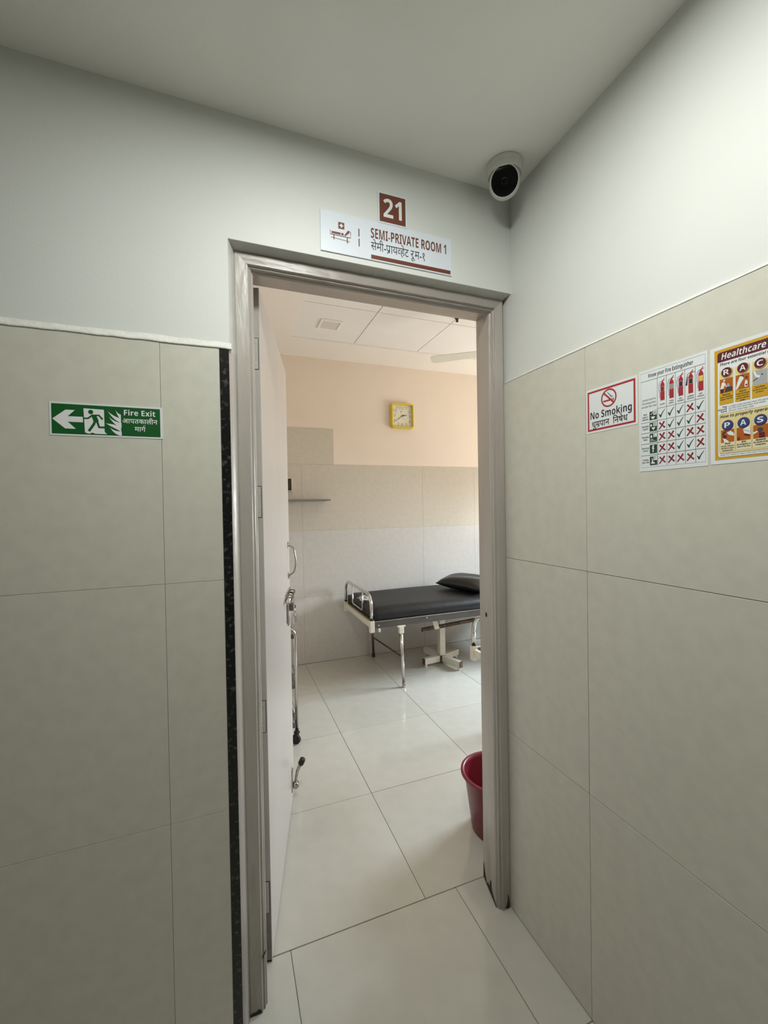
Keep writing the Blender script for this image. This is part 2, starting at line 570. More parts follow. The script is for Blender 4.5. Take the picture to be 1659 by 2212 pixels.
# ------------------------------------------------------------------ door frame (trim_1) and leaf (door_1)
FX0, FX1, FZ = -0.885, -0.0015, 2.144   # outer edges of the frame
PROF = [(0.0, 0.045), (0.003, 0.043), (0.0345, 0.043), (0.0365, 0.0455), (0.037, 0.050), (0.0395, 0.052), (0.043, 0.0505),
        (0.0445, 0.053), (0.0450, 0.059), (0.0475, 0.0605), (0.0495, 0.0625), (0.051, 0.068), (0.051, 0.1855), (0.0, 0.1855)]
NOT = len(PROF)
trim = tag(empty('trim_1', (FX0, 0.045, 0)), 'moulded grey-painted wooden door frame with chipped, stained feet', kind='structure')


def frame_run(name, p0, p1, inward, along, mitre0, mitre1, wscale, material, splay=0.0):
    """extrude the moulding profile from p0 to p1; inward = direction of growing s; mitre shifts the ends by s"""
    bm = bmesh.new()
    L = (Vector(p1) - Vector(p0)).length
    n_seg = 24
    rows = []
    for k in range(n_seg + 1):
        t = k / n_seg
        row = []
        for i, (s, y) in enumerate(PROF):
            s2 = s * wscale - (splay if i == NOT - 2 else 0)
            q = Vector(p0) + along * (mitre0 * s2 + (L - (mitre0 + mitre1) * s2) * t) + inward * s2
            jig = 0.0 if k in (0, n_seg) or i > 10 else 1.0
            q += Vector((0, y + jig * random.uniform(-.0006, .0006), 0)) + inward * (jig * random.uniform(-.0004, .0004))
            row.append(bm.verts.new(q))
        rows.append(row)
    for u, w in zip(rows, rows[1:]):
        for i in range(NOT):
            j = (i + 1) % NOT
            bm.faces.new((u[i], u[j], w[j], w[i]))
    bm.faces.new(rows[0])
    bm.faces.new(rows[-1][::-1])
    bmesh.ops.recalc_face_normals(bm, faces=bm.faces)
    o = obj(name, bm, material)
    o.parent = trim
    o.matrix_parent_inverse = Matrix.Translation(-trim.location)
    return o


X, Y, Z = Vector((1, 0, 0)), Vector((0, 1, 0)), Vector((0, 0, 1))
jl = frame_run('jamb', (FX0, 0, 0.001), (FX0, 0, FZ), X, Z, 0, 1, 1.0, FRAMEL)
jr = frame_run('jamb', (FX1, 0, 0.001), (FX1, 0, FZ), -X, Z, 0, 1, 0.92, FRAME, 0.031)
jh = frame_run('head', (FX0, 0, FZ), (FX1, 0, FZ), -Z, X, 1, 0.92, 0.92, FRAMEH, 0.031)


def in_trim(o):
    o.parent = trim
    o.matrix_parent_inverse = Matrix.Translation(-trim.location)
    return o


def revx(y):
    """inner face of the right jamb, splayed towards the room"""
    return FX1 - 0.051 * 0.92 + 0.031 * max(0.0, min(1.0, (y - 0.068) / 0.1175))


# chips of bare dark wood at the jamb feet, bolt hole in the right jamb
def chip(pts, fn, name='paint_chip'):
    bm = bmesh.new()
    prism(bm, pts, 0.0, 0.0012, fn)
    bmesh.ops.recalc_face_normals(bm, faces=bm.faces)
    return in_trim(obj(name, bm, DIRT))


chip([(-.016, .003), (-.006, .003), (-.0045, .016), (-.006, .020), (-.0075, .034), (-.010, .052), (-.0125, .047), (-.014, .028), (-.019, .014), (-.024, .008)],
     lambda a_, b_, h: (a_, 0.0432 - h, b_))
chip([(.060, .003), (.150, .003), (.140, .02), (.120, .022), (.112, .052), (.107, .056), (.103, .030), (.080, .016), (.066, .012)],
     lambda a_, b_, h: (revx(a_) - .0006 - h, a_, b_))
chip([(.150, .003), (.184, .003), (.184, .06), (.178, .045), (.168, .02)], lambda a_, b_, h: (revx(a_) - .0006 - h, a_, b_))
chip([(-.884, .003), (-.852, .003), (-.853, .010), (-.861, .016), (-.868, .010), (-.876, .012), (-.884, .007)], lambda a_, b_, h: (a_, 0.0432 - h, b_))
chip([(-.8485, .150), (-.838, .168), (-.8365, .176), (-.8475, .157)], lambda a_, b_, h: (a_, 0.0475 - h, b_))
bm = bmesh.new()
lathe(bm, [(0.0, 0.0), (0.0075, 0.0), (0.0085, 0.0008), (0.0, 0.0008)], 16, aim((revx(.118) - .0004, 0.118, 1.03), (-1, 0.26, 0)))
in_trim(obj('bolt_hole', bm, DARKGAP))

# leaf: built in its own frame (u along the leaf from the hinge, n out of the visible face)
LA = R(13.2)
HX, HY = -0.8110, 0.166
door = tag(empty('door_1', (HX, HY, 0), 0.0), 'pale pinkish grey flush door leaf standing open into the room', kind='structure')
door.rotation_euler = (0, 0, -LA)      # local +y runs along the leaf, local +x is the visible face
LW, LT, LZ0, LZ1 = 0.812, 0.032, 0.008, 2.113
bm = bmesh.new()
box(bm, (-LT, 0.0006, LZ0), (0, LW, LZ1), 0.0015)
obj('leaf', bm, LEAF, door)
obj('hinge_edge', bx((-LT + .0005, -0.0004, LZ0 + .001), (-0.0008, 0.0006, LZ1 - .001)), LEAFE, door)
for z0, z1 in ((1.862, 1.956), (1.405, 1.500), (0.735, 0.832), (0.165, 0.262)):
    hg = obj('hinge', bx((-LT + .004, -0.0024, z0), (-0.0052, -0.0002, z1), .0004), HINGE, door)
    obj('recess', bx((-LT + .003, -0.0014, z0 - .0012), (-0.0036, -0.0003, z1 + .0018)), DARKGAP, hg)
    for t in (0.14, 0.5, 0.82):
        bm = bmesh.new()
        lathe(bm, [(0, .0006), (.003, .0006), (.0042, .0001), (.0042, 0)], 12, aim((-.0135 - .004 * (t == .5), -0.0024, z1 - (z1 - z0) * t), (0, -1, 0)))
        box(bm, (-.0165 - .004 * (t == .5), -0.0033, z1 - (z1 - z0) * t - .0005), (-.0105 - .004 * (t == .5), -.0029, z1 - (z1 - z0) * t + .0005))
        obj('screw', bm, HINGE, hg)
obj('edge_patch', bx((-LT + .001, -0.0009, LZ0 + .004), (-0.0012, 0.0002, 0.262)), GRIMY, door)
obj('edge_grime', bx((-LT + .003, -0.0012, LZ0), (-0.002, -0.0003, 0.014)), DARKGAP, door)
# pull handle
hy = 0.742
ph = obj('pull_handle', tb([(0.003, hy, 1.262), (0.006, hy, 1.252), (0.016, hy, 1.246), (0.026, hy, 1.239), (0.030, hy, 1.222), (0.034, hy, 1.20), (0.036, hy, 1.178),
                            (0.035, hy, 1.155), (0.031, hy, 1.132), (0.026, hy, 1.120), (0.016, hy, 1.113), (0.006, hy, 1.106), (0.003, hy, 1.095)], [.004, .0045, .005, .0045, .0045, .0045, .0045, .0045, .0045, .0045, .005, .0045, .004], 10), BRASS, door, True)
for zz in (1.254, 1.103):
    obj('rose', bx((0, hy - .013, zz - .014), (0.004, hy + .013, zz + .014), .0015), BRASS, ph)
# sliding bolt with hasp and padlock
bl = tag(obj('sliding_bolt', tb([(0.016, 0.52, 1.020), (0.016, LW - .012, 1.020)], 0.0075, 12), CHROME, door, True), 'chrome')
for yy in (0.60, 0.655, 0.72, 0.775):
    bm = bx((0, yy - .012, 1.002), (0.004, yy + .012, 1.042), .0012)
    tube(bm, [(0.003, yy, 1.005)] + [(0.016 + 0.0115 * math.cos(R(a_)), yy, 1.020 + 0.0115 * math.sin(R(a_))) for a_ in range(-150, 151, 25)] + [(0.003, yy, 1.036)], .0035, 6)
    obj('bracket', bm, BRASS, bl)
bm = bmesh.new()
box(bm, (0.026, 0.690, 0.905), (0.029, 0.716, 1.012), .001)
box(bm, (0.012, 0.690, 1.004), (0.029, 0.716, 1.016), .001)
obj('hasp', bm, CHROME, bl)
bm = bmesh.new()
box(bm, (0.002, 0.745, 0.93), (0.022, 0.782, 0.965), .002)
tube(bm, [(0.022 + 0.008 * math.cos(R(a_)), 0.763, 0.948 + 0.008 * math.sin(R(a_))) for a_ in range(-100, 101, 20)], .003, 6)
obj('staple_plate', bm, DSTEEL, bl)
pk = tag(obj('padlock', bx((0.014, 0.742, 0.868), (0.036, 0.782, 0.908), .005, 3), CHROME), 'chrome padlock hanging open from the bolt staple on the door leaf', 'padlock')
obj('shackle', tb([(0.027, 0.750, 0.904), (0.027, 0.750, 0.928)] + [(0.027, 0.762 - 0.012 * math.cos(R(a_)), 0.928 + 0.012 * math.sin(R(a_))) for a_ in range(20, 180, 20)] + [(0.027, 0.774, 0.928), (0.027, 0.774, 0.904)], .003, 8), CHROME, pk, True)
pk.matrix_world = Matrix.Translation((HX, HY, 0)) @ Matrix.Rotation(-LA, 4, 'Z')
# mortice strip below the bolt: two hanging keepers
for yy, z0, z1 in ((0.63, 0.90, 1.0), (0.668, 0.88, 0.995)):
    obj('keeper_strip', bx((0.001, yy - .004, z0), (0.005, yy + .004, z1), .001), DSTEEL, bl)
# flip-down door stopper, folded up
sy = 0.735
st = obj('door_stopper', bx((0, sy - .022, 0.055), (0.004, sy + .022, 0.155), .0015), BRASS, door)
bm = bmesh.new()
lathe(bm, [(0, -.014), (.013, -.014), (.015, -.010), (.015, .010), (.013, .014), (0, .014)], 18, aim((0.017, sy, 0.082), (0, 1, 0)))
obj('pivot', bm, BRASS, st, True)
obj('stopper_arm', tb([(0.017, sy, 0.088), (0.019, sy, 0.115), (0.025, sy, 0.145), (0.034, sy, 0.168), (0.043, sy, 0.182)], [.006, .0065, .0075, .009, .011], 10), BRASS, st, True)
obj('rubber_tip', lt([(0, 0), (.0125, 0), (.0142, .003), (.0142, .026), (.0125, .030), (0, .030)], 18, aim((0.041, sy, 0.180), (0.45, 0, 0.9))), RUBBER, st, True)

# ------------------------------------------------------------------ text and flat print


def sans(body, style):
    """swap letters and digits for the plain sans-serif alphabets that the built-in fonts carry"""
    up_, lo_, dg_ = {'b': (0x1D5D4, 0x1D5EE, 0x1D7EC), 'r': (0x1D5A0, 0x1D5BA, 0x1D7E2)}[style]
    out = ''
    for ch in body:
        if 'A' <= ch <= 'Z':
            out += chr(up_ + ord(ch) - 65)
        elif 'a' <= ch <= 'z':
            out += chr(lo_ + ord(ch) - 97)
        elif '0' <= ch <= '9':
            out += chr(dg_ + ord(ch) - 48)
        else:
            out += ch
    return out


def text2d(body, size=1.0, bold=0.0, shear=0.0, xs=1.0, space=1.0):
    c = bpy.data.curves.new('t', 'FONT')
    c.body = body
    c.size = 1
    c.resolution_u = 2
    c.offset = bold
    c.shear = shear
    c.space_character = space
    o = bpy.data.objects.new('t', c)
    COL.objects.link(o)
    bpy.context.view_layer.update()
    me = bpy.data.meshes.new_from_object(o.evaluated_get(bpy.context.evaluated_depsgraph_get()))
    vs = [(v.co.x * size * xs, v.co.y * size) for v in me.vertices]
    fs = [tuple(p.vertices) for p in me.polygons]
    bpy.data.objects.remove(o)
    bpy.data.meshes.remove(me)
    bpy.data.curves.remove(c)
    return vs, fs


class Sheet:
    """a flat printed sheet or plate on a wall; (a, b) run right and up on its face"""

    def __init__(self, name, origin, u, n, w, h, thick, material, label, cat, group=None, warp=0.0):
        self.o, self.u, self.n, self.t = Vector(origin), Vector(u), Vector(n), thick
        self.parts = {}
        bm = bmesh.new()
        prism(bm, [(0, 0), (w, 0), (w, h), (0, h)], 0.0003, thick, lambda a_, b_, k: self.at(a_, b_, k) - self.o)
        bmesh.ops.recalc_face_normals(bm, faces=bm.faces)
        self.root = obj(name, bm, material)
        self.root.location = self.o
        tag(self.root, label, cat, group)

    def at(self, a_, b_, k):
        return self.o + self.u * a_ + Vector((0, 0, b_)) + self.n * k

    def _bm(self, part, ink, layer):
        return self.parts.setdefault((part, ink, layer), bmesh.new())

    def poly(self, part, ink, layer, pts):
        bm = self._bm(part, ink, layer)
        k = self.t + 0.00022 * layer + 0.000024 * (len(bm.faces) % 8)
        bm.faces.new([bm.verts.new(self.at(a_, b_, k) - self.o) for a_, b_ in pts])

    def rect(self, part, ink, layer, x0, y0, x1, y1):
        self.poly(part, ink, layer, [(x0, y0), (x1, y0), (x1, y1), (x0, y1)])

    def frame(self, part, ink, layer, x0, y0, x1, y1, w):
        self.rect(part, ink, layer, x0, y0, x1, y0 + w)
        self.rect(part, ink, layer, x0, y1 - w, x1, y1)
        self.rect(part, ink, layer, x0, y0 + w, x0 + w, y1 - w)
        self.rect(part, ink, layer, x1 - w, y0 + w, x1, y1 - w)

    def disc(self, part, ink, layer, cx, cy, r, n=28, ry=None):
        self.poly(part, ink, layer, [(cx + r * math.cos(2 * math.pi * k / n), cy + (ry or r) * math.sin(2 * math.pi * k / n)) for k in range(n)])

    def ring(self, part, ink, layer, cx, cy, r, w, n=36):
        for k in range(n):
            t0, t1 = 2 * math.pi * k / n, 2 * math.pi * (k + 1) / n
            self.poly(part, ink, layer, [(cx + r * math.cos(t0), cy + r * math.sin(t0)), (cx + r * math.cos(t1), cy + r * math.sin(t1)),
                                         (cx + (r - w) * math.cos(t1), cy + (r - w) * math.sin(t1)), (cx + (r - w) * math.cos(t0), cy + (r - w) * math.sin(t0))])

    def stroke(self, part, ink, layer, pts, w):
        ws = w if isinstance(w, (list, tuple)) else [w] * len(pts)
        L_, R_ = [], []
        for i, p in enumerate(pts):
            p0 = pts[max(0, i - 1)]
            p1 = pts[min(len(pts) - 1, i + 1)]
            dx, dy = p1[0] - p0[0], p1[1] - p0[1]
            d = math.hypot(dx, dy) or 1
            nx, ny = -dy / d * ws[i] / 2, dx / d * ws[i] / 2
            L_.append((p[0] + nx, p[1] + ny))
            R_.append((p[0] - nx, p[1] - ny))
        for i in range(len(pts) - 1):
            self.poly(part, ink, layer, [L_[i], L_[i + 1], R_[i + 1], R_[i]])

    def text(self, part, ink, layer, body, x, y, size, align='l', fit=None, style='b', **kw):
        vs, fs = text2d(sans(body, style[0]), size)
        if style[1:] == 'i':
            vs = [(v[0] + 0.22 * v[1], v[1]) for v in vs]
        if not vs:
            return 0
        x0, x1 = min(v[0] for v in vs), max(v[0] for v in vs)
        sc = (fit / (x1 - x0)) if fit else 1.0
        off = {'l': x - x0 * sc, 'c': x - (x0 + x1) / 2 * sc, 'r': x - x1 * sc}[align]
        self.raw(part, ink, layer, [(v[0] * sc + off, v[1] + y) for v in vs], fs)
        return (x1 - x0) * sc

    def raw(self, part, ink, layer, vs, fs):
        bm = self._bm(part, ink, layer)
        k = self.t + 0.00022 * layer
        bv = [bm.verts.new(self.at(a_, b_, k) - self.o) for a_, b_ in vs]
        for f in fs:
            try:
                bm.faces.new([bv[i] for i in f])
            except ValueError:
                pass

    def deva(self, part, ink, layer, segs, x, y, size, fit, bold=0.0):
        """Devanagari word from segments: text, or a tuple (text, 'half'|'rakar'|'reph') for forms the plain font cannot join"""
        vs, fs, pen = [], [], 0.0
        extra = []
        for sg in segs:
            body, form = (sg, None) if isinstance(sg, str) else sg
            if body == ' ':
                pen += 0.26 * size
                continue
            v, f = text2d(body, size, bold=bold)
            x1 = max(p[0] for p in v)
            if body == 'ि':
                x1 = 0.262 * size
            if body == 'रू':
                x1 = max(p[0] for p in text2d('र', size)[0]) + 0.10 * size
            if form == 'half':
                cut = x1 * 0.66
                f = [q for q in f if max(v[i][0] for i in q) < cut + 0.03 * size or min(v[i][1] for i in q) > 0.5 * size]
                v = [(min(p[0], cut), p[1]) for p in v]
                x1 = cut
            base = len(vs)
            vs += [(p[0] + pen, p[1]) for p in v]
            fs += [tuple(i + base for i in q) for q in f]
            if form == 'rakar':
                extra.append(([(pen + x1 * 0.76, 0.20 * size), (pen + x1 * 0.50, 0.05 * size), (pen + x1 * 0.24, -0.05 * size)], 0.07 * size))
            if form == 'reph':
                extra.append(([(pen + x1 * 0.70, 0.62 * size), (pen + x1 * 0.52, 0.72 * size), (pen + x1 * 0.56, 0.86 * size), (pen + x1 * 0.78, 0.90 * size), (pen + x1 * 0.90, 0.84 * size)], 0.07 * size))
            pen += x1 - 0.004 * size
        x0, x1 = min(p[0] for p in vs), max(p[0] for p in vs)
        sc = fit / (x1 - x0)
        self.raw(part, ink, layer, [((p[0] - x0) * sc + x, p[1] + y) for p in vs], fs)
        for pts, w in extra:
            self.stroke(part, ink, layer, [((p[0] - x0) * sc + x, p[1] + y) for p in pts], w)

    def finish(self):
        for (part, ink, layer), bm in self.parts.items():
            o = obj(part, bm, INK[ink], self.root)
            if len(o.data.polygons) > 1:
                o['kind'] = 'stuff'    # small flat print
        return self.root


UX, NY = (1, 0, 0), (0, -1, 0)      # on the door wall
UY, NX = (0, -1, 0), (-1, 0, 0)     # on the right wall

# --- number plate 21
s = Sheet('number_plate', (-0.4735, PY, 2.287), UX, NY, 0.094, 0.093, 0.003, SIGNW, 'small brown square number plate reading 21 above the room name sign', 'sign')
s.rect('panel_print', 'brown', 1, 0.0045, 0.0045, 0.0895, 0.0885)
s.text('lettering', 'white', 2, '21', 0.047, 0.0195, 0.078, 'c', fit=0.060, style='b')
s.finish()
# --- room name sign
s = Sheet('room_sign', (-0.6505, PY, 2.169), UX, NY, 0.425, 0.116, 0.004, SIGNW, 'white room name sign with a bed symbol and brown lettering over the door', 'sign')
W_, H_ = 0.425, 0.116
s.rect('base_line', 'brown', 1, 0.152, 0.0035, 0.421, 0.0155)
s.text('lettering', 'brown', 1, 'SEMI-PRIVATE ROOM 1', 0.152, 0.0655, 0.041, 'l', fit=0.254, style='b')
s.deva('lettering', 'black', 1, ['से', 'मी', '-', ('प', 'rakar'), 'ा', 'य', ('व', 'half'), 'हे', 'ट', ' ', 'रू', 'म', '-', '१'], 0.152, 0.0305, 0.036, 0.178)
for z0, z1 in ((0.0315, 0.0545), (0.0605, 0.0835)):
    s.rect('divider', 'maroon', 1, 0.1135, z0, 0.1165, z1)
bo = (0.027, 0.029)
bd = lambda pts: [(bo[0] + p[0], bo[1] + p[1]) for p in pts]
s.poly('bed_symbol', 'brown', 1, bd([(0.0255, 0.042), (0.0435, 0.042), (0.0435, 0.061), (0.0255, 0.061)]))
s.poly('bed_symbol', 'white', 2, bd([(0.0325, 0.046), (0.0365, 0.046), (0.0365, 0.057), (0.0325, 0.057)]))
s.poly('bed_symbol', 'white', 2, bd([(0.029, 0.0497), (0.040, 0.0497), (0.040, 0.0533), (0.029, 0.0533)]))
s.poly('bed_symbol', 'brown', 1, bd([(0.005, 0.0245), (0.032, 0.0245), (0.032, 0.031), (0.005, 0.031)]))
s.poly('bed_symbol', 'brown', 1, bd([(0.034, 0.0245), (0.041, 0.0245), (0.041, 0.031), (0.034, 0.031)]))
s.poly('bed_symbol', 'brown', 1, bd([(0.042, 0.0245), (0.047, 0.0245), (0.0575, 0.034), (0.0605, 0.041), (0.054, 0.041), (0.047, 0.031)]))
s.stroke('bed_symbol', 'brown', 1, bd([(0.0015, 0.033), (0.0015, 0.0215), (0.062, 0.0215), (0.062, 0.039)]), 0.0022)
s.stroke('bed_symbol', 'brown', 1, bd([(0.012, 0.0215), (0.012, 0.008)]), 0.003)
s.stroke('bed_symbol', 'brown', 1, bd([(0.052, 0.0215), (0.052, 0.004)]), 0.003)
s.stroke('bed_symbol', 'brown', 1, bd([(0.003, 0.013), (0.060, 0.010)]), 0.0015)
s.finish()
# --- fire exit sign
s = Sheet('fire_exit_sign', (-1.2975, 0.0, 1.6105), UX, NY, 0.2335, 0.078, 0.0012, SHEETW, 'green and white fire exit sign with a left arrow and running figure', 'sign')
s.rect('panel_print', 'green', 1, 0.004, 0.004, 0.2285, 0.074)
s.poly('arrow', 'white', 2, [(0.0055, 0.0385), (0.0315, 0.0605), (0.050, 0.0605), (0.0355, 0.0455), (0.0655, 0.0455), (0.0655, 0.0325), (0.0355, 0.0325), (0.051, 0.0165), (0.030, 0.0165)])
s.poly('running_figure', 'white', 2, [(0.069, 0.009), (0.075, 0.0065), (0.114, 0.0065), (0.109, 0.012), (0.1085, 0.065), (0.067, 0.066)])
s.disc('running_figure', 'green', 3, 0.0815, 0.058, 0.0052, 20)
s.stroke('running_figure', 'green', 3, [(0.0665, 0.0425), (0.0755, 0.0425), (0.085, 0.0505), (0.098, 0.051), (0.1055, 0.0415)], 0.0038)
s.poly('running_figure', 'green', 3, [(0.082, 0.052), (0.092, 0.052), (0.0975, 0.0375), (0.092, 0.034), (0.087, 0.036)])
s.stroke('running_figure', 'green', 3, [(0.0905, 0.039), (0.0875, 0.0295), (0.077, 0.0125)], 0.0055)
s.stroke('running_figure', 'green', 3, [(0.0935, 0.038), (0.098, 0.0225), (0.117, 0.0225)], 0.005)
s.poly('running_figure', 'green', 3, [(0.080, 0.0085), (0.086, 0.0085), (0.090, 0.0062), (0.082, 0.0055)])


def flame(x0, y0, x1, y1, k, layer):
    n = 8
    up_, lo = [], []
    for i in range(n + 1):
        t = i / n
        xx = x0 + (x1 - x0) * t
        yy = y0 + (y1 - y0) * t ** 0.8 - k * math.sin(math.pi * t) * 0.25
        th = 0.0115 * (math.sin(math.pi * min(1, t * 0.9)) ** 0.8 if t < 0.55 else 1.0) * (0.35 + 0.65 * t)
        up_.append((xx, yy + th * 0.55))
        lo.append((xx, yy - th * 0.45))
    for i in range(n):
        s.poly('flames', 'white', layer, [up_[i], up_[i + 1], lo[i + 1], lo[i]])


flame(0.116, 0.063, 0.1435, 0.040, 0.010, 2.0)
flame(0.1325, 0.066, 0.1435, 0.049, 0.008, 2.3)
flame(0.1185, 0.049, 0.1445, 0.029, 0.012, 2.6)
flame(0.112, 0.033, 0.1435, 0.019, -0.006, 2.9)
flame(0.120, 0.023, 0.1445, 0.0085, 0.012, 3.2)
s.text('lettering', 'white', 2, 'Fire Exit', 0.150, 0.0545, 0.0185, 'l', fit=0.068, style='b')
s.deva('lettering', 'white', 2, ['आ', 'प', 'त', 'का', 'ली', 'न'], 0.1465, 0.0355, 0.0165, 0.076, 0.014)
s.deva('lettering', 'white', 2, ['मा', ('ग', 'reph')], 0.172, 0.0165, 0.0165, 0.024, 0.014)
s.finish()
# --- no smoking
s = Sheet('no_smoking_sign', (0, -0.3135, 1.6175), UY, NX, 0.151, 0.1165, 0.0009, SHEETW, 'white no smoking notice with a thick red border on the tiled wall', 'sign')
s.frame('border', 'red', 1, 0.0045, 0.0055, 0.1455, 0.1105, 0.0048)
s.disc('cigarette', 'red', 1, 0.0, 0.0, 0.0001, 3)
cx_, cy_ = 0.071, 0.082
s.ring('prohibition_ring', 'red', 2, cx_, cy_, 0.0230, 0.0036)
s.stroke('prohibition_ring', 'red', 2, [(cx_ - 0.0145, cy_ + 0.0145), (cx_ + 0.0145, cy_ - 0.0145)], 0.0040)
s.rect('cigarette', 'red', 1, cx_ - 0.0165, cy_ - 0.0085, cx_ + 0.010, cy_ - 0.0045)
s.rect('cigarette', 'red', 1, cx_ + 0.0112, cy_ - 0.0085, cx_ + 0.0150, cy_ - 0.0045)
for dx in (0.0, 0.0045):
    s.stroke('cigarette', 'black', 1, [(cx_ + 0.0135 - dx, cy_ - 0.002), (cx_ + 0.0105 - dx, cy_ + 0.002), (cx_ + 0.006 - dx, cy_ + 0.004 + dx), (cx_ + 0.002 - dx, cy_ + 0.008 + dx), (cx_ + 0.001 - dx, cy_ + 0.011 + dx)], 0.0011)
s.text('lettering', 'black', 1, 'No Smoking', 0.0135, 0.0365, 0.026, 'l', fit=0.122, style='b')
s.deva('lettering', 'black', 1, ['धु', ('म', 'rakar'), 'पा', 'न', ' ', ' ', 'ि', 'न', 'षे', 'ध'], 0.0185, 0.0145, 0.0225, 0.106, 0.012)
s.finish()
# --- extinguisher chart
CW, CH = 0.1505, 0.2335
s = Sheet('extinguisher_chart', (0, -0.4685, 1.5035), UY, NX, CW, CH, 0.0009, SHEETW, 'white chart of five red fire extinguishers with ticks and crosses', 'poster')
gx = [0.0045, 0.0445, 0.0655, 0.0855, 0.1055, 0.1265, 0.1460]
gz = [0.0090, 0.0365, 0.0630, 0.0880, 0.1125, 0.1395, 0.1935, 0.2085, 0.2280]
for x_ in (gx[0], gx[-1]):
    s.rect('table_line', 'faint', 1, x_ - .0003, gz[0], x_ + .0003, gz[-1])
for x_ in gx[1:-1]:
    s.rect('table_line', 'line', 1, x_ - .0004, gz[0], x_ + .0004, gz[7])
for z_ in gz[1:5]:
    s.rect('table_line', 'line', 1, gx[0], z_ - .0004, gx[-1], z_ + .0004)
s.rect('table_line', 'line', 1, gx[1], gz[5] - .0004, gx[-1], gz[5] + .0004)
s.rect('table_line', 'line', 1, gx[0], gz[7] - .0004, gx[-1], gz[7] + .0004)
s.rect('table_line', 'faint', 1, gx[0], gz[0] - .0003, gx[-1], gz[0] + .0003)
s.rect('table_line', 'faint', 1, gx[0], gz[-1] - .0003, gx[-1], gz[-1] + .0003)
s.text('lettering', 'black', 1, 'Know your Fire Extinguisher', 0.0235, 0.2145, 0.0125, 'l', fit=0.099, style='b')
for i, t in enumerate(('Symbols found on', 'fire extinguishers', 'and what they mean')):
    s.text('lettering', 'black', 1, t, 0.0245, 0.1625 - i * 0.0078, 0.0062, 'c', fit=(0.0335, 0.034, 0.0365)[i], style='ri')
heads = [('WATER',), ('FOAM', 'SPRAY'), ('DRY', 'POWDER'), ('CARBON', 'DIOXIDE'), ('WET', 'CHEMICAL')]
for c in range(5):
    x0, x1 = gx[c + 1], gx[c + 2]
    xm = (x0 + x1) / 2
    for i, t in enumerate(heads[c]):
        s.text('lettering', 'black', 1, t, xm + .001, 0.1485 - i * 0.0048 + (0.0 if len(heads[c]) > 1 else -.003), 0.0040, 'c', fit=min(0.0135, 0.0022 * len(t)), style='b')
    ex = xm + 0.0015
    b0 = 0.1555
    s.poly('extinguisher_picture', 'red', 1, [(ex - .0048, b0), (ex + .0048, b0), (ex + .0048, b0 + .0345), (ex + .0035, b0 + .038), (ex + .0015, b0 + .0405), (ex + .0022, b0 + .0435), (ex - .0010, b0 + .0435),
                                              (ex - .0015, b0 + .0405), (ex - .0035, b0 + .038), (ex - .0048, b0 + .0345)])
    s.stroke('extinguisher_picture', 'red', 1, [(ex + .0002, b0 + .043), (ex + .0048, b0 + .0485)], 0.0012)
    s.stroke('extinguisher_picture', 'red', 1, [(ex + .0002, b0 + .043), (ex + .0055, b0 + .0445)], 0.0010)
    if c == 3:
        s.stroke('extinguisher_picture', 'black', 1, [(ex - .001, b0 + .043), (ex - .0065, b0 + .041), (ex - .0075, b0 + .036)], 0.0010)
        s.stroke('extinguisher_picture', 'black', 1, [(ex - .0068, b0 + .036), (ex - .0088, b0 + .018)], [0.0018, 0.0038])
        s.stroke('extinguisher_picture', 'red', 1, [(ex + .001, b0 + .0425), (ex + .0095, b0 + .0425)], 0.0009)
    else:
        s.stroke('extinguisher_picture', 'line', 1, [(ex - .001, b0 + .0432), (ex - .0055, b0 + .041), (ex - .0082, b0 + .034), (ex - .0078, b0 + .024), (ex - .0058, b0 + .014), (ex - .0058, b0 + .006)], 0.0010)
    s.rect('extinguisher_label', 'white', 2, ex - .0034, b0 + .0195, ex + .0040, b0 + .0305)
    s.rect('extinguisher_label', ('cross', 'grey', 'navy', 'black', 'yellow')[c], 3, ex - .0030, b0 + .0199, ex + .0036, b0 + .0301)
MARKS = ['vvvxv', 'xvvvx', 'xxvxx', 'xxvvx', 'xxxxv']
rows = [(gz[4], gz[5]), (gz[3], gz[4]), (gz[2], gz[3]), (gz[1], gz[2]), (gz[0], gz[1])]
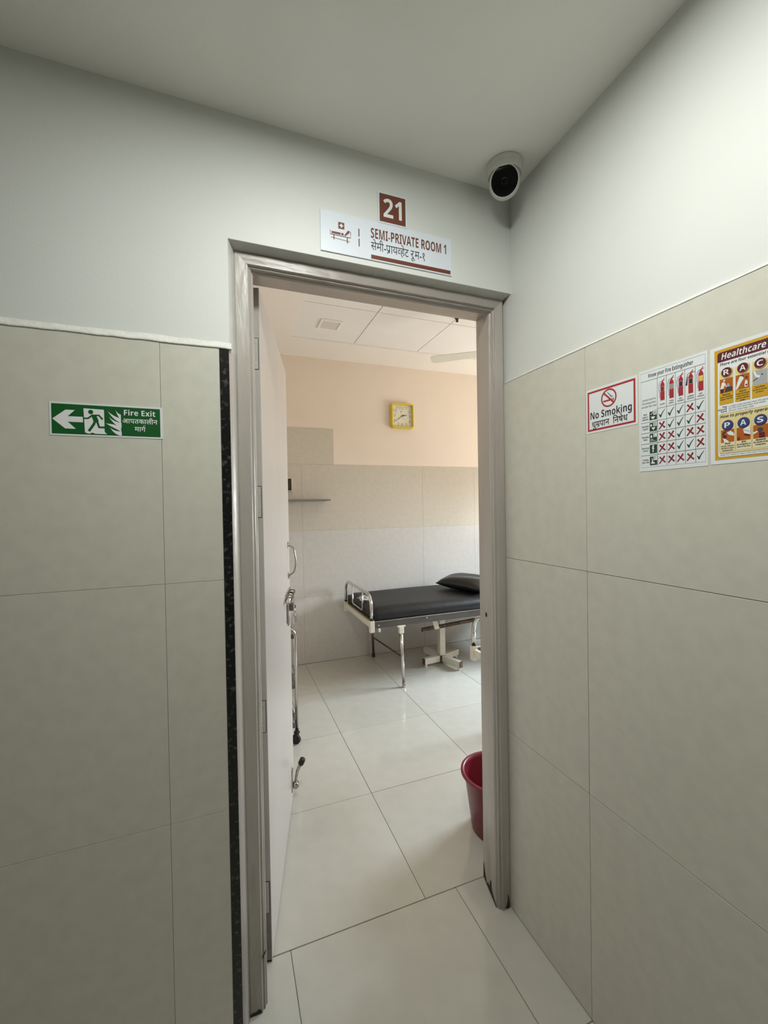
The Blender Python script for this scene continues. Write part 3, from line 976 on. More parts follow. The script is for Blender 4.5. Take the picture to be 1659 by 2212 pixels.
for r_, (z0, z1) in enumerate(rows):
    zm = (z0 + z1) / 2
    for c, ch in enumerate(MARKS[r_]):
        xm = (gx[c + 1] + gx[c + 2]) / 2
        if ch == 'v':
            s.stroke('tick', 'tick', 1, [(xm - .0068, zm - .0005), (xm - .0045, zm - .003), (xm - .0030, zm - .0075)], [.0018, .003, .003])
            s.stroke('tick', 'tick', 1, [(xm - .0036, zm - .0075), (xm + .001, zm + .002), (xm + .0068, zm + .0092)], [.0026, .0018, .0008])
        else:
            s.stroke('cross', 'cross', 1, [(xm - .0058, zm + .0065), (xm, zm), (xm + .0068, zm - .0062)], [.0036, .0026, .0034])
            s.stroke('cross', 'cross', 1, [(xm - .0070, zm - .0085), (xm, zm), (xm + .0052, zm + .0078)], [.0024, .0028, .0036])
    # green class symbol
    sx0, sz0 = 0.0255, zm - 0.0098
    s.rect('class_symbol', 'dkgreen', 1, sx0, sz0, sx0 + .0175, sz0 + .0195)
    letter = 'ABC F'[r_]
    if letter != ' ':
        s.rect('class_symbol', 'white', 2, sx0 + .0090, sz0 + .0105, sx0 + .0180, sz0 + .0205)
        s.frame('class_symbol', 'dkgreen', 3, sx0 + .0088, sz0 + .0103, sx0 + .0182, sz0 + .0207, .0004)
        s.text('class_symbol', 'dkgreen', 3, letter, sx0 + .0135, sz0 + .0122, 0.0098, 'c', style='r')
    if r_ == 0:
        s.stroke('class_symbol', 'white', 2, [(sx0 + .003, sz0 + .014), (sx0 + .0045, sz0 + .012), (sx0 + .0075, sz0 + .018)], .0013)
        s.poly('class_symbol', 'white', 2, [(sx0 + .003, sz0 + .0075), (sx0 + .014, sz0 + .0075), (sx0 + .0125, sz0 + .005), (sx0 + .0105, sz0 + .002), (sx0 + .006, sz0 + .002), (sx0 + .005, sz0 + .005)])
    elif r_ == 1:
        s.poly('class_symbol', 'white', 2, [(sx0 + .0045, sz0 + .0085), (sx0 + .0145, sz0 + .0085), (sx0 + .0095, sz0 + .002)])
        s.rect('class_symbol', 'white', 2, sx0 + .002, sz0 + .011, sx0 + .006, sz0 + .016)
    elif r_ == 2:
        s.poly('class_symbol', 'white', 2, [(sx0 + .0025, sz0 + .010), (sx0 + .006, sz0 + .010), (sx0 + .0065, sz0 + .013), (sx0 + .0045, sz0 + .017), (sx0 + .002, sz0 + .013)])
        for q in (.0022, .0042, .0062):
            s.rect('class_symbol', 'white', 2, sx0 + .002, sz0 + q, sx0 + (.015 if q < .003 else .009), sz0 + q + .0007)
    elif r_ == 3:
        s.poly('class_symbol', 'white', 2, [(sx0 + .007, sz0 + .018), (sx0 + .011, sz0 + .018), (sx0 + .009, sz0 + .012), (sx0 + .0115, sz0 + .012), (sx0 + .0085, sz0 + .0055), (sx0 + .0105, sz0 + .0055),
                                            (sx0 + .0075, sz0 + .0015), (sx0 + .006, sz0 + .006), (sx0 + .0075, sz0 + .0058), (sx0 + .0078, sz0 + .0098), (sx0 + .0055, sz0 + .0098)])
    else:
        s.poly('class_symbol', 'white', 2, [(sx0 + .003, sz0 + .003), (sx0 + .013, sz0 + .003), (sx0 + .0115, sz0 + .0065), (sx0 + .0085, sz0 + .0065), (sx0 + .007, sz0 + .014), (sx0 + .005, sz0 + .017), (sx0 + .0055, sz0 + .009), (sx0 + .004, sz0 + .006)])
    for i, t in enumerate((('Wood,', 'paper &', 'textiles'), ('Flammable', 'Liquids'), ('Flammable', 'Gases'), ('Electrical', 'Contact'), ('Cooking', 'oils & fats'))[r_]):
        s.text('lettering', 'black', 1, t, 0.0150, zm + .0015 - i * 0.0058 + (.002 if r_ == 0 else 0), 0.0054, 'c', fit=min(0.0175, 0.0019 * len(t)), style='b')
s.finish()
# folded top corner of the chart
# --- race / pass poster
PW, PH = 0.205, 0.2310
s = Sheet('fire_safety_poster', (0, -0.6240, 1.5045), UY, NX, PW, PH, 0.0009, SHEETW, 'amber bordered healthcare fire poster with rows of lettered circles', 'poster')
s.rect('border', 'amber', 1, 0.0080, 0.0080, PW - .008, PH - .0065)
s.poly('panel_print', 'maroon', 2, rrect(0.0135, 0.0125, PW - .0135, PH - .0120, 0.005))
s.poly('panel_print', 'white', 3, rrect(0.0139, 0.0130, PW - .0139, 0.1995, 0.0045)[:5] + [(PW - .0139, 0.1995), (0.0139, 0.1995)] + rrect(0.0139, 0.0130, PW - .0139, 0.1995, 0.0045)[-5:])
s.text('lettering', 'white', 3, 'Healthcare Fire Safety', 0.0205, 0.2040, 0.0165, 'l', fit=0.150, style='bi')
s.text('lettering', 'black', 4, 'There are four essential steps to take in a fire', 0.0180, 0.1920, 0.0072, 'l', fit=0.145, style='bi')
cxs_ = [0.0170, 0.0445, 0.0720, 0.0995]   # left edges of the columns
cw = 0.0245
caps = [('Rescue', 'anyone in immediate', 'danger of the fire'), ('Alarm', 'activate the nearest', 'alarm and call', 'your fire response', 'number'), ('Confine', 'the fire by closing', 'all doors'), ('Extinguish', 'the fire or', 'evacuate')]
for i, x0 in enumerate(cxs_):
    z0, z1 = 0.1160, 0.1830
    s.rect('column', 'cream', 4, x0, z0, x0 + cw, z1)
    s.rect('column', 'amber', 5, x0, z0, x0 + cw, z0 + 0.023)
    s.rect('picture', 'orange' if i != 2 else 'pgrey', 5, x0 + .0010, z0 + .0225, x0 + cw - .0010, z0 + .0495)
    cx_, cy_ = x0 + cw * 0.53, 0.1775
    s.disc('letter_disc', 'tan', 7, cx_ + .0007, cy_ - .0007, 0.0098, 26)
    s.disc('letter_disc', 'maroon', 8, cx_, cy_, 0.0090, 26)
    s.text('letter_disc', 'white', 9, 'RACE'[i], cx_, cy_ - .0050, 0.0142, 'c', fit=0.0100, style='b')
    px0, pz0 = x0 + .001, z0 + .0225
    if i == 0:
        s.poly('picture', 'white', 6, [(px0 + .0008, pz0 + .008), (px0 + .0065, pz0 + .008), (px0 + .0085, pz0 + .014), (px0 + .0105, pz0 + .0125), (px0 + .0100, pz0 + .0105), (px0 + .0125, pz0 + .011), (px0 + .0082, pz0 + .0205), (px0 + .004, pz0 + .0205)])
        s.disc('picture', 'pale', 6, px0 + .0078, pz0 + .0235, .0020, 12)
        s.poly('picture', 'black', 6, [(px0 + .002, pz0), (px0 + .006, pz0), (px0 + .0065, pz0 + .008), (px0 + .0012, pz0 + .008)])
        s.poly('picture', 'body', 6, [(px0 + .009, pz0), (px0 + .0220, pz0 + .002), (px0 + .0220, pz0 + .009), (px0 + .014, pz0 + .0105), (px0 + .010, pz0 + .007)])
        s.poly('picture', 'pgrey', 6, [(px0 + .012, pz0 + .010), (px0 + .018, pz0 + .0095), (px0 + .0155, pz0 + .017), (px0 + .0135, pz0 + .016)])
    elif i == 1:
        s.poly('picture', 'white', 6, [(px0, pz0), (px0 + .003, pz0 + .001), (px0 + .0105, pz0 + .014), (px0 + .0135, pz0 + .018), (px0 + .0120, pz0 + .0245), (px0 + .0065, pz0 + .0235), (px0 + .0030, pz0 + .0135)])
        s.poly('picture', 'body', 6, [(px0 + .0065, pz0 + .0255), (px0 + .0125, pz0 + .0255), (px0 + .0135, pz0 + .019), (px0 + .0120, pz0 + .0225)])
        s.poly('picture', 'white', 6, [(px0 + .0148, pz0 + .002), (px0 + .020, pz0 + .002), (px0 + .0195, pz0 + .0125), (px0 + .0165, pz0 + .0155), (px0 + .0150, pz0 + .009)])
        s.disc('picture', 'cross', 7, px0 + .0178, pz0 + .0055, .0018, 10)
        s.disc('picture', 'cross', 6, px0 + .0178, pz0 + .0195, .0022, 10)
    elif i == 2:
        s.poly('picture', 'white', 6, [(px0 + .001, pz0 + .026), (px0 + .005, pz0 + .015), (px0 + .011, pz0 + .0125), (px0 + .012, pz0 + .0165), (px0 + .007, pz0 + .019), (px0 + .004, pz0 + .0265)])
        s.stroke('picture', 'body', 6, [(px0 + .001, pz0 + .009), (px0 + .008, pz0 + .013)], .0012)
        s.disc('picture', 'body', 6, px0 + .015, pz0 + .018, .0013, 8)
    else:
        s.poly('picture', 'red', 6, [(px0 + .006, pz0 + .001), (px0 + .014, pz0 + .001), (px0 + .014, pz0 + .017), (px0 + .006, pz0 + .017)])
    for k, t in enumerate(caps[i]):
        s.text('lettering', 'black', 6, t, x0 + cw / 2, z0 + 0.0170 - k * 0.0042, 0.0046 if k == 0 else 0.0036, 'c', fit=min(cw - .003, (0.0021 if k == 0 else 0.00125) * len(t) + .001), style='bi')
for k, t in enumerate(('The', 'should', 'have')):
    s.text('lettering', 'black', 4, t, 0.0300, 0.1090 - k * 0.0042, 0.0046, 'r', style='bi')
for k, t in enumerate(('a safety plan posted near the equipment', 'the fire drill held often and safely', 'the exit route kept clear')):
    s.text('lettering', 'line', 4, t, 0.0330, 0.1090 - k * 0.0042, 0.0040, 'l', fit=(0.075, 0.060, 0.042)[k], style='ri')
s.poly('panel_print', 'clay', 4, rrect(0.0166, 0.0196, PW - .0165, 0.0979, 0.004))
s.poly('panel_print', 'cream', 5, rrect(0.0172, 0.0202, PW - .0172, 0.0973, 0.0037))
s.text('lettering', 'black', 6, 'How to properly operate a Fire Extinguisher', 0.0185, 0.0895, 0.0078, 'l', fit=0.150, style='bi')
pcap = [('Pull', 'the pin, release a', 'lock latch or press a', 'puncture lever'), ('Aim', 'the extinguisher at', 'base of the fire'), ('Squeeze', 'the handle of the', 'extinguisher'), ('Sweep', 'from side to', 'side')]
for i, x0 in enumerate((0.0185, 0.0455, 0.0725, 0.0995)):
    z0, z1 = 0.0235, 0.0800
    s.rect('column', 'pale', 6, x0, z0, x0 + 0.0255, z0 + .0174)
    s.rect('column', 'tan', 6, x0 + .0259, z0, x0 + .0265, z1 - .003)
    s.rect('picture', 'orange', 6, x0 + .0012, z0 + .0175, x0 + .0240, z0 + .0420)
    cx_, cy_ = x0 + 0.0126, 0.0745
    s.disc('letter_disc', 'navy', 8, cx_ + .0003, cy_ - .0003, 0.0100, 26)
    s.disc('letter_disc', 'blue', 9, cx_, cy_, 0.0091, 26)
    s.text('letter_disc', 'white', 10, 'PASS'[i], cx_, cy_ - .0050, 0.0142, 'c', fit=0.0098, style='b')
    px0, pz0 = x0 + .0012, z0 + .0175
    if i == 0:
        s.poly('picture', 'white', 7, [(px0 + .003, pz0 + .010), (px0 + .008, pz0 + .007), (px0 + .015, pz0), (px0 + .006, pz0)])
        s.disc('picture', 'maroon', 8, px0 + .0065, pz0 + .0115, .0036, 14)
        s.poly('picture', 'body', 8, [(px0 + .001, pz0 + .014), (px0 + .004, pz0 + .021), (px0 + .010, pz0 + .023), (px0 + .006, pz0 + .017)])
        s.poly('picture', 'white', 7, [(px0 + .010, pz0 + .0185), (px0 + .017, pz0 + .0215), (px0 + .0225, pz0 + .016), (px0 + .0225, pz0 + .011), (px0 + .014, pz0 + .014)])
    elif i == 1:
        s.poly('picture', 'white', 7, [(px0 + .011, pz0 + .021), (px0 + .018, pz0 + .0245), (px0 + .0225, pz0 + .0245), (px0 + .0225, pz0 + .009), (px0 + .0125, pz0 + .013)])
        s.poly('picture', 'maroon', 8, [(px0 + .0115, pz0 + .0125), (px0 + .022, pz0 + .009), (px0 + .0215, pz0 + .0065), (px0 + .0135, pz0 + .009)])
        s.stroke('picture', 'pgrey', 8, [(px0 + .013, pz0 + .019), (px0 + .0215, pz0 + .015)], .0014)
        s.poly('picture', 'cross', 7, [(px0 + .001, pz0 + .001), (px0 + .006, pz0 + .001), (px0 + .005, pz0 + .009), (px0 + .003, pz0 + .0055), (px0 + .0015, pz0 + .008)])
    elif i == 2:
        s.poly('picture', 'white', 7, [(px0, pz0 + .008), (px0 + .006, pz0 + .011), (px0 + .008, pz0 + .013), (px0 + .005, pz0 + .0135), (px0, pz0 + .0115)])
        s.disc('picture', 'body', 7, px0 + .011, pz0 + .015, .0045, 14)
        s.poly('picture', 'maroon', 7, [(px0 + .009, pz0), (px0 + .018, pz0), (px0 + .018, pz0 + .010), (px0 + .009, pz0 + .010)])
    else:
        s.poly('picture', 'white', 7, [(px0 + .004, pz0 + .006), (px0 + .016, pz0 + .010), (px0 + .014, pz0 + .018), (px0 + .005, pz0 + .014)])
    for k, t in enumerate(pcap[i]):
        s.text('lettering', 'black', 8, t, x0 + 0.0128, z0 + 0.0135 - k * 0.0042, 0.0046 if k == 0 else 0.0036, 'c', fit=min(0.0225, (0.0021 if k == 0 else 0.00125) * len(t) + .001), style='bi')
s.text('lettering', 'line', 4, 'keep this notice in clear view near the fire extinguisher at all times', 0.0180, 0.0155, 0.0034, 'l', fit=0.120, style='r')
s.finish()

# ------------------------------------------------------------------ ceiling camera in the corridor corner
CC = (-0.088, -0.090, HC)
cctv = tag(empty('security_camera', CC), 'white turret security camera with a black lens face at the ceiling corner', 'camera')
obj('base', lt([(0, 0), (.0545, 0), (.0555, -.004), (.0545, -.011), (.0525, -.013), (.0525, -.018), (.0515, -.027), (.049, -.030), (0, -.030)], 40), CCTVW, cctv, True)
look = Vector((-0.62, -0.80, -0.56)).normalized()
bc = Vector((0.0, 0.0, -0.0500))
prof = []
for k in range(0, 12):
    t = R(90 + 90 - k * 10.2)
    prof.append((0.0475 * math.sin(t), 0.0475 * math.cos(t)))
Mx = aim(bc, look)
obj('ball_housing', lt([(0, -.0475)] + prof[1:] + [(0.0432, 0.0255), (0.0425, 0.0285), (0.0405, 0.0285), (0.0398, 0.0250), (0, 0.0250)], 36, Mx), CCTVW, cctv, True)
lf = obj('lens_face', lt([(0.0399, 0.0256), (0.036, 0.0268), (0.020, 0.0278), (0, 0.0280)], 32, Mx), CCTVB, cctv, True)
obj('lens', lt([(0.0095, 0.0276), (0.0095, 0.0286), (0.0070, 0.0290), (0, 0.0292)], 24, Mx), CCTVB, lf, True)
# shell ring round the ball, open towards the lens
ring_prof = [(.0465, -.036), (.0485, -.050), (.0490, -.058), (.0475, -.060), (.0462, -.056), (.0450, -.040)]
obj('retaining_ring', lt([(.0485, -.020), (.0512, -.027), (.0508, -.032), (.0492, -.034), (.0485, -.028)], 36), CCTVW, cctv, True)

# corridor ceiling lamp (outside the picture, lights the corridor)
lamp = tag(empty('ceiling_lamp', (LAMP[0], LAMP[1], HC)), 'square flush ceiling lamp that lights the corridor, outside the picture', 'lamp')
bm = bmesh.new()
for q in ((-.20, -.20, .20, -.18), (-.20, .18, .20, .20), (-.20, -.18, -.18, .18), (.18, -.18, .20, .18)):
    box(bm, (q[0], q[1], -.014), (q[2], q[3], 0))
obj('rim', bm, FANW, lamp)
obj('diffuser', bx((-.18, -.18, -.010), (.18, .18, 0)), LAMPM, lamp)

# ------------------------------------------------------------------ room: clock, shelf, switch box, ceiling light, fan, hook
CKX, CKZ, CW2, CH2 = 0.612, 2.204, 0.244, 0.247
ck = tag(empty('wall_clock', (CKX + CW2 / 2, YB + PY, CKZ + CH2 / 2)), 'square wall clock with a thick yellow rim on the peach back wall', 'clock')
bm = bmesh.new()
o_, i_ = rrect(-CW2 / 2, -CH2 / 2, CW2 / 2, CH2 / 2, .028, 5), rrect(-CW2 / 2 + .017, -CH2 / 2 + .017, CW2 / 2 - .017, CH2 / 2 - .017, .010, 5)
m_ = rrect(-CW2 / 2 + .006, -CH2 / 2 + .006, CW2 / 2 - .006, CH2 / 2 - .006, .024, 5)
i2 = rrect(-CW2 / 2 + .012, -CH2 / 2 + .012, CW2 / 2 - .012, CH2 / 2 - .012, .014, 5)
loops = [(o_, 0.0), (o_, -.034), (m_, -.044), (i2, -.045), (i_, -.040), (i_, -.016)]
rows_ = [[bm.verts.new((p[0], h, p[1])) for p in lp] for lp, h in loops]
for u, w in zip(rows_, rows_[1:]):
    n = len(u)
    for k in range(n):
        bm.faces.new((u[k], u[(k + 1) % n], w[(k + 1) % n], w[k]))
bm.faces.new(rows_[0])
bmesh.ops.recalc_face_normals(bm, faces=bm.faces)
obj('rim', bm, YELLOW, ck)
bm = bmesh.new()
prism(bm, i_, -.012, -.018, lambda a_, b_, h: (a_, h, b_))
bmesh.ops.recalc_face_normals(bm, faces=bm.faces)
obj('dial', bm, FACE, ck)


def flat(name, vs, fs, k, ink, parent):
    bm = bmesh.new()
    bv = [bm.verts.new((p[0], k, p[1])) for p in vs]
    for f in fs:
        bm.faces.new([bv[i] for i in f])
    return obj(name, bm, ink, parent)


POS = {12: (0, .078), 1: (.042, .078), 2: (.082, .046), 3: (.083, 0), 4: (.082, -.052), 5: (.046, -.083), 6: (0, -.083), 7: (-.042, -.083), 8: (-.080, -.050), 9: (-.080, .004), 10: (-.078, .050), 11: (-.044, .078)}
for k, (a_, b_) in POS.items():
    vs, fs = text2d(sans(str(k), 'r'), 0.040)
    x0, x1 = min(p[0] for p in vs), max(p[0] for p in vs)
    y0, y1 = min(p[1] for p in vs), max(p[1] for p in vs)
    nm_ = flat('numeral', [(p[0] - (x0 + x1) / 2 + a_, p[1] - (y0 + y1) / 2 + b_) for p in vs], fs, -.0183, INK['numeral'], ck)
    nm_['kind'] = 'stuff'    # flat print on the dial
bm = bmesh.new()
for cx_ in (-.008, .008):
    vv = [bm.verts.new((cx_ + .010 * math.cos(t * math.pi / 8), -.0183, .042 + .005 * math.sin(t * math.pi / 8))) for t in range(16)]
    bm.faces.new(vv)
    break
obj('maker_mark', bm, INK['numeral'], ck)


def hand(name, ang, ln, tail, w, k, ink):
    a_ = R(ang)
    d = Vector((math.sin(a_), math.cos(a_)))
    nrm = Vector((d.y, -d.x))
    bm = bmesh.new()
    pts = [d * -tail + nrm * w * .5, d * ln * .15 + nrm * w * .5, d * ln + nrm * w * .25, d * ln - nrm * w * .25, d * ln * .15 - nrm * w * .5, d * -tail - nrm * w * .5]
    prism(bm, [(p.x, p.y) for p in pts], k, k - .0010, lambda p, q, h: (p, h, q))
    bmesh.ops.recalc_face_normals(bm, faces=bm.faces)
    obj(name, bm, ink, ck)


hand('hour_hand', 80, .050, .006, .009, -.0200, INK['black'])
hand('minute_hand', 231, .086, .022, .0045, -.0215, INK['body'])
hand('second_hand', 146, .062, .020, .0020, -.0230, INK['grey'])

sh = tag(obj('wall_shelf', bx((RX0 + .004, YB - .20, 1.492), (-0.046, YB - .0005, 1.507), .002), STONE), 'thin grey stone shelf on the back wall beside the door leaf', 'shelf')
sw = tag(empty('switch_box', (-0.395, YB, 1.644)), 'small dark switch box with a pale rim on the back wall above the shelf', 'switch')
bm = bmesh.new()
for q in ((-.065, -.060, -.056, .060), (.031, -.060, .040, .060), (-.056, -.060, .031, -.053), (-.056, .053, .031, .060)):
    box(bm, (q[0], -.030, q[1]), (q[2], -.0005, q[3]), .001)
obj('rim', bm, SWITCHW, sw)
obj('switch_plate', bx((-.056, -.022, -.053), (.031, -.0006, .053)), SWITCHD, sw)
obj('rocker', bx((-.030, -.026, -.014), (-.012, -.020, .014), .002), SWITCHW, sw)

pl = tag(empty('panel_light', (-0.148, 1.968, HR + .014)), 'small square recessed ceiling light in the left ceiling panel, switched off', 'lamp')
bm = bmesh.new()
hw, iw = 0.083, 0.066
for q in ((-hw, -hw, hw, -iw), (-hw, iw, hw, hw), (-hw, -iw, -iw, iw), (iw, -iw, hw, iw)):
    box(bm, (q[0], q[1], -.008), (q[2], q[3], -.0004), .0015)
obj('rim', bm, RCEIL, pl)
obj('diffuser', bx((-iw, -iw, -.004), (iw, iw, -.0006)), LED, pl)

hk = tag(obj('ceiling_hook', lt([(0, 0), (.016, 0), (.016, -.006), (.009, -.010), (.007, -.018), (.011, -.022), (.010, -.028), (0, -.030)], 16), RUBBER, None, True),
         'small black ceiling fitting just under the door head', 'hook')
hk.location = (0.722, 1.56, HR + .0135)

FH = Vector((1.085, 1.325, 2.555))
fan = tag(empty('ceiling_fan', FH), 'cream ceiling fan, one blade showing near the right door jamb', 'fan')
obj('motor', lt([(0, -.055), (.05, -.054), (.095, -.042), (.118, -.015), (.118, .015), (.095, .035), (.04, .05), (0, .05)], 32), FANW, fan, True)
obj('downrod', tb([(0, 0, .045), (0, 0, HR + .014 - FH.z)], .010, 10), FANW, fan, True)
obj('canopy', lt([(.011, .16), (.045, .19), (.060, .235), (.060, HR + .013 - FH.z), (0, HR + .013 - FH.z)], 24), FANW, fan, True)
for k in range(3):
    a_ = math.atan2(1.72 - FH.y, 0.58 - FH.x) + k * 2 * math.pi / 3
    d, nrm = Vector((math.cos(a_), math.sin(a_), 0)), Vector((-math.sin(a_), math.cos(a_), 0))
    tw = 0.16
    wv = nrm * math.cos(tw) + Vector((0, 0, 1)) * math.sin(tw)
    tv = d.cross(wv)
    bm = bmesh.new()
    out = [(.17, -.032), (.30, -.045), (.58, -.054), (.625, -.050), (.640, -.030), (.640, .030), (.625, .050), (.58, .054), (.30, .045), (.17, .032)]
    prism(bm, out, -.002, .002, lambda p, q, h: d * p + wv * q + tv * h)
    bmesh.ops.recalc_face_normals(bm, faces=bm.faces)
    bl_ = obj('blade', bm, FANW, fan)
    bm = bmesh.new()
    prism(bm, [(.10, -.02), (.24, -.014), (.24, .014), (.10, .02)], .002, .006, lambda p, q, h: d * p + wv * q + tv * h)
    bmesh.ops.recalc_face_normals(bm, faces=bm.faces)
    obj('blade_bracket', bm, FANW, bl_)

# ------------------------------------------------------------------ examination couches


def couch(loc, label, group, padded=True):
    """origin on the floor below the far foot post; length runs along +x, width along -y"""
    t = tag(empty('examination_couch', loc), label, 'couch', group)
    Lb, Wb = 1.82, 0.735
    # chrome foot bow
    r = 0.0125
    zt, zb, rc = 0.752, 0.555, 0.10
    pts = [(0, 0, zb)]
    pts += [(0, -rc + rc * math.cos(R(a_)), zt - rc + rc * math.sin(R(a_))) for a_ in range(0, 91, 10)]
    pts += [(0, -Wb + rc + rc * math.cos(R(a_)), zt - rc + rc * math.sin(R(a_))) for a_ in range(90, 181, 10)]
    pts += [(0, -Wb, zb)]
    bow = obj('foot_bow', tb(pts, r, 14), CHROME, t, True)
    y0, y1 = -0.225, -0.51
    zl = 0.585
    obj('bow_inset', tb([(0, y0, zt - .004), (0, y0, zl + .02), (0, y0 - .006, zl + .006), (0, y0 - .02, zl), (0, y1 + .02, zl), (0, y1 + .006, zl + .006), (0, y1, zl + .02), (0, y1, zt - .004)], .006, 8), CHROME, bow, True)
    for yy in (0, -Wb):
        sk = obj('corner_socket', bx((-.018, yy - .018, 0.466), (.018, yy + .018, 0.556), .003), CREAM, t)
        obj('collar', lt([(.0128, .556), (.0160, .556), (.0160, .561), (.0128, .561)], 16, Matrix.Translation((0, yy, 0))), RUST, sk, True)
    obj('foot_rail', bx((-.012, -Wb + .018, 0.497), (.012, -.018, 0.538), .003), CREAM, t)
    for yy in (-.006, -Wb + .006):
        sd = obj('side_rail', bx((.018, yy - .008, 0.492), (Lb, yy + .008, 0.546), .002), STEEL, t)
        obj('rail_lip', bx((.018, yy - .0105, 0.5435), (Lb, yy + .0105, 0.5475), .001), CHROME, sd)
        for xx, zz in ((.055, .515), (.47, .528), (1.05, .515)):
            obj('bolt', lt([(0, -.004), (.004, -.0035), (.006, 0), (0, 0)], 12, aim((xx, yy + (-.008 if yy < -.1 else .008), zz), (0, 1 if yy < -.1 else -1, 0))), CHROME, sd, True)
    obj('lug', bx((.052, -Wb - .012, 0.462), (.068, -Wb + .012, 0.492), .004), CREAM, t)
    obj('head_rail', bx((Lb - .02, -Wb + .018, 0.497), (Lb, -.018, 0.538), .003), CREAM, t)
    if padded:
        obj('deck', bx((.014, -Wb + .016, 0.536), (Lb - .004, -.016, 0.549)), RUST, t)
    # mattress: rounded pad with a soft top
    bm = bmesh.new()
    nx, ny = 40, 16
    x0, x1, ya, yb_ = .016, Lb + .01, -Wb + .004, -.004
    grid = []
    for i in range(nx + 1):
        row = []
        for j in range(ny + 1):
            u, v = i / nx, j / ny
            ex = min(u, 1 - u) * (x1 - x0)
            ey = min(v, 1 - v) * (yb_ - ya)
            e = min(ex, ey)
            rr = .024
            dz = 0 if e >= rr else rr - math.sqrt(max(0, rr * rr - (rr - e) ** 2))
            puff = .008 * math.sin(math.pi * u) * math.sin(math.pi * v) + .0035 * math.sin(9 * u + 2 * v) * math.sin(5 * v + 1)
            row.append((x0 + (x1 - x0) * u, ya + (yb_ - ya) * v, .640 + puff - dz))
        grid.append(row)
    # squeeze the outermost rings towards the rim for a proper round-over
    gv = [[bm.verts.new(p) for p in row] for row in grid]
    for i in range(nx):
        for j in range(ny):
            bm.faces.new((gv[i][j], gv[i + 1][j], gv[i + 1][j + 1], gv[i][j + 1]))
    rim = [gv[i][0] for i in range(nx)] + [gv[nx][j] for j in range(ny)] + [gv[i][ny] for i in range(nx, 0, -1)] + [gv[0][j] for j in range(ny, 0, -1)]
    mid = [bm.verts.new((v.co.x, v.co.y, .585 + random.uniform(-.002, .002))) for v in rim]
    low = [bm.verts.new((v.co.x * .995 + .003, v.co.y * .992 - .003, .549)) for v in rim]
    n = len(rim)
    for a_, b_ in ((rim, mid), (mid, low)):
        for k in range(n):
            bm.faces.new((a_[k], a_[(k + 1) % n], b_[(k + 1) % n], b_[k]))
    bm.faces.new(low)
    bmesh.ops.recalc_face_normals(bm, faces=bm.faces)
    if padded:
        obj('mattress', bm, BLACKV, t, True)
    else:
        bm.free()
    # legs: pair near the foot, pair near the head; the pair is tied by a rusty bar
    for xx in (0.245, Lb - .26):
        for yy, mm in ((-.006, DSTEEL), (-Wb + .004, CHROME)):
            sp = -.004 if yy < -.1 else .004
            lg = obj('leg', tb([(xx, yy, 0.455), (xx + .016, yy + sp, 0.012)], .0125, 12), mm, t, True)
            obj('leg_socket', bx((xx - .019, yy - .017, 0.430), (xx + .019, yy + .017, 0.486), .003), CREAM, lg)
            obj('flange', bx((xx - .034, yy - .015, 0.482), (xx + .034, yy + .015, 0.494), .002), CREAM, lg)
            obj('ferrule', lt([(0, 0), (.0145, 0), (.0150, .004), (.0150, .034), (.0128, .038), (0, .038)], 14, Matrix.Translation((xx + .016, yy + sp, 0.0005))), RUBBER if yy > -.1 else BRASS, lg, True)
        obj('cross_bar', tb([(xx + .010, -.010, 0.190), (xx + .008, -Wb + .012, 0.240)], .0065, 8), RUST, t)
    # backrest prop under the deck
    bm = bmesh.new()
    prism(bm, [(.49, .378), (1.25, .420), (1.25, .446), (.49, .404)], -.612, -.588, lambda p, q, h: Vector((p, h, q)))
    bmesh.ops.recalc_face_normals(bm, faces=bm.faces)
    pr = obj('backrest_prop', bm, RUST, t)
    bm = bmesh.new()
    prism(bm, [(.60, .388), (.645, .388), (.60, .537), (.555, .537)], -.622, -.614, lambda p, q, h: Vector((p, h, q)))
    bmesh.ops.recalc_face_normals(bm, faces=bm.faces)
    obj('ratchet_bracket', bm, CREAM, pr)
    return t


couch((0.112, 2.598, 0), 'black padded examination couch along the back wall with a pillow on it', 'examination couches')
couch((0.512, 1.065, 0), 'unpadded examination couch frame, only its chrome foot post shows beside the right jamb', 'examination couches', False)

# pillow on the couch
bm = bmesh.new()
nx, ny = 22, 16
top, bot = [], []
for i in range(nx + 1):
    rt_, rb_ = [], []
    for j in range(ny + 1):
        u, v = 2 * i / nx - 1, 2 * j / ny - 1
        h = max(0.0, (1 - abs(u) ** 3.0)) ** .5 * max(0.0, (1 - abs(v) ** 3.0)) ** .5
        pinch = 1 - .06 * (u * u) * (1 - v * v) - .06 * (v * v) * (1 - u * u)
        xx, yy = u * .18 * pinch, v * .25 * pinch
        wr = .004 * math.sin(7 * u + 3 * v) * h
        rt_.append(bm.verts.new((xx, yy, .052 + .078 * h + wr)))
        rb_.append(bm.verts.new((xx, yy, .052 - .051 * h)) if 0 < i < nx and 0 < j < ny else rt_[-1])
    top.append(rt_)
    bot.append(rb_)
for i in range(nx):
    for j in range(ny):
        bm.faces.new((top[i][j], top[i + 1][j], top[i + 1][j + 1], top[i][j + 1]))
        bm.faces.new((bot[i][j + 1], bot[i + 1][j + 1], bot[i + 1][j], bot[i][j]))
pil = tag(obj('pillow', bm, BLACKP, None, True), 'glossy black pillow lying on the couch along the back wall', 'pillow')
pil.location = (1.19, 2.215, 0.652)
pil.rotation_euler = (R(2), R(-3), R(26))

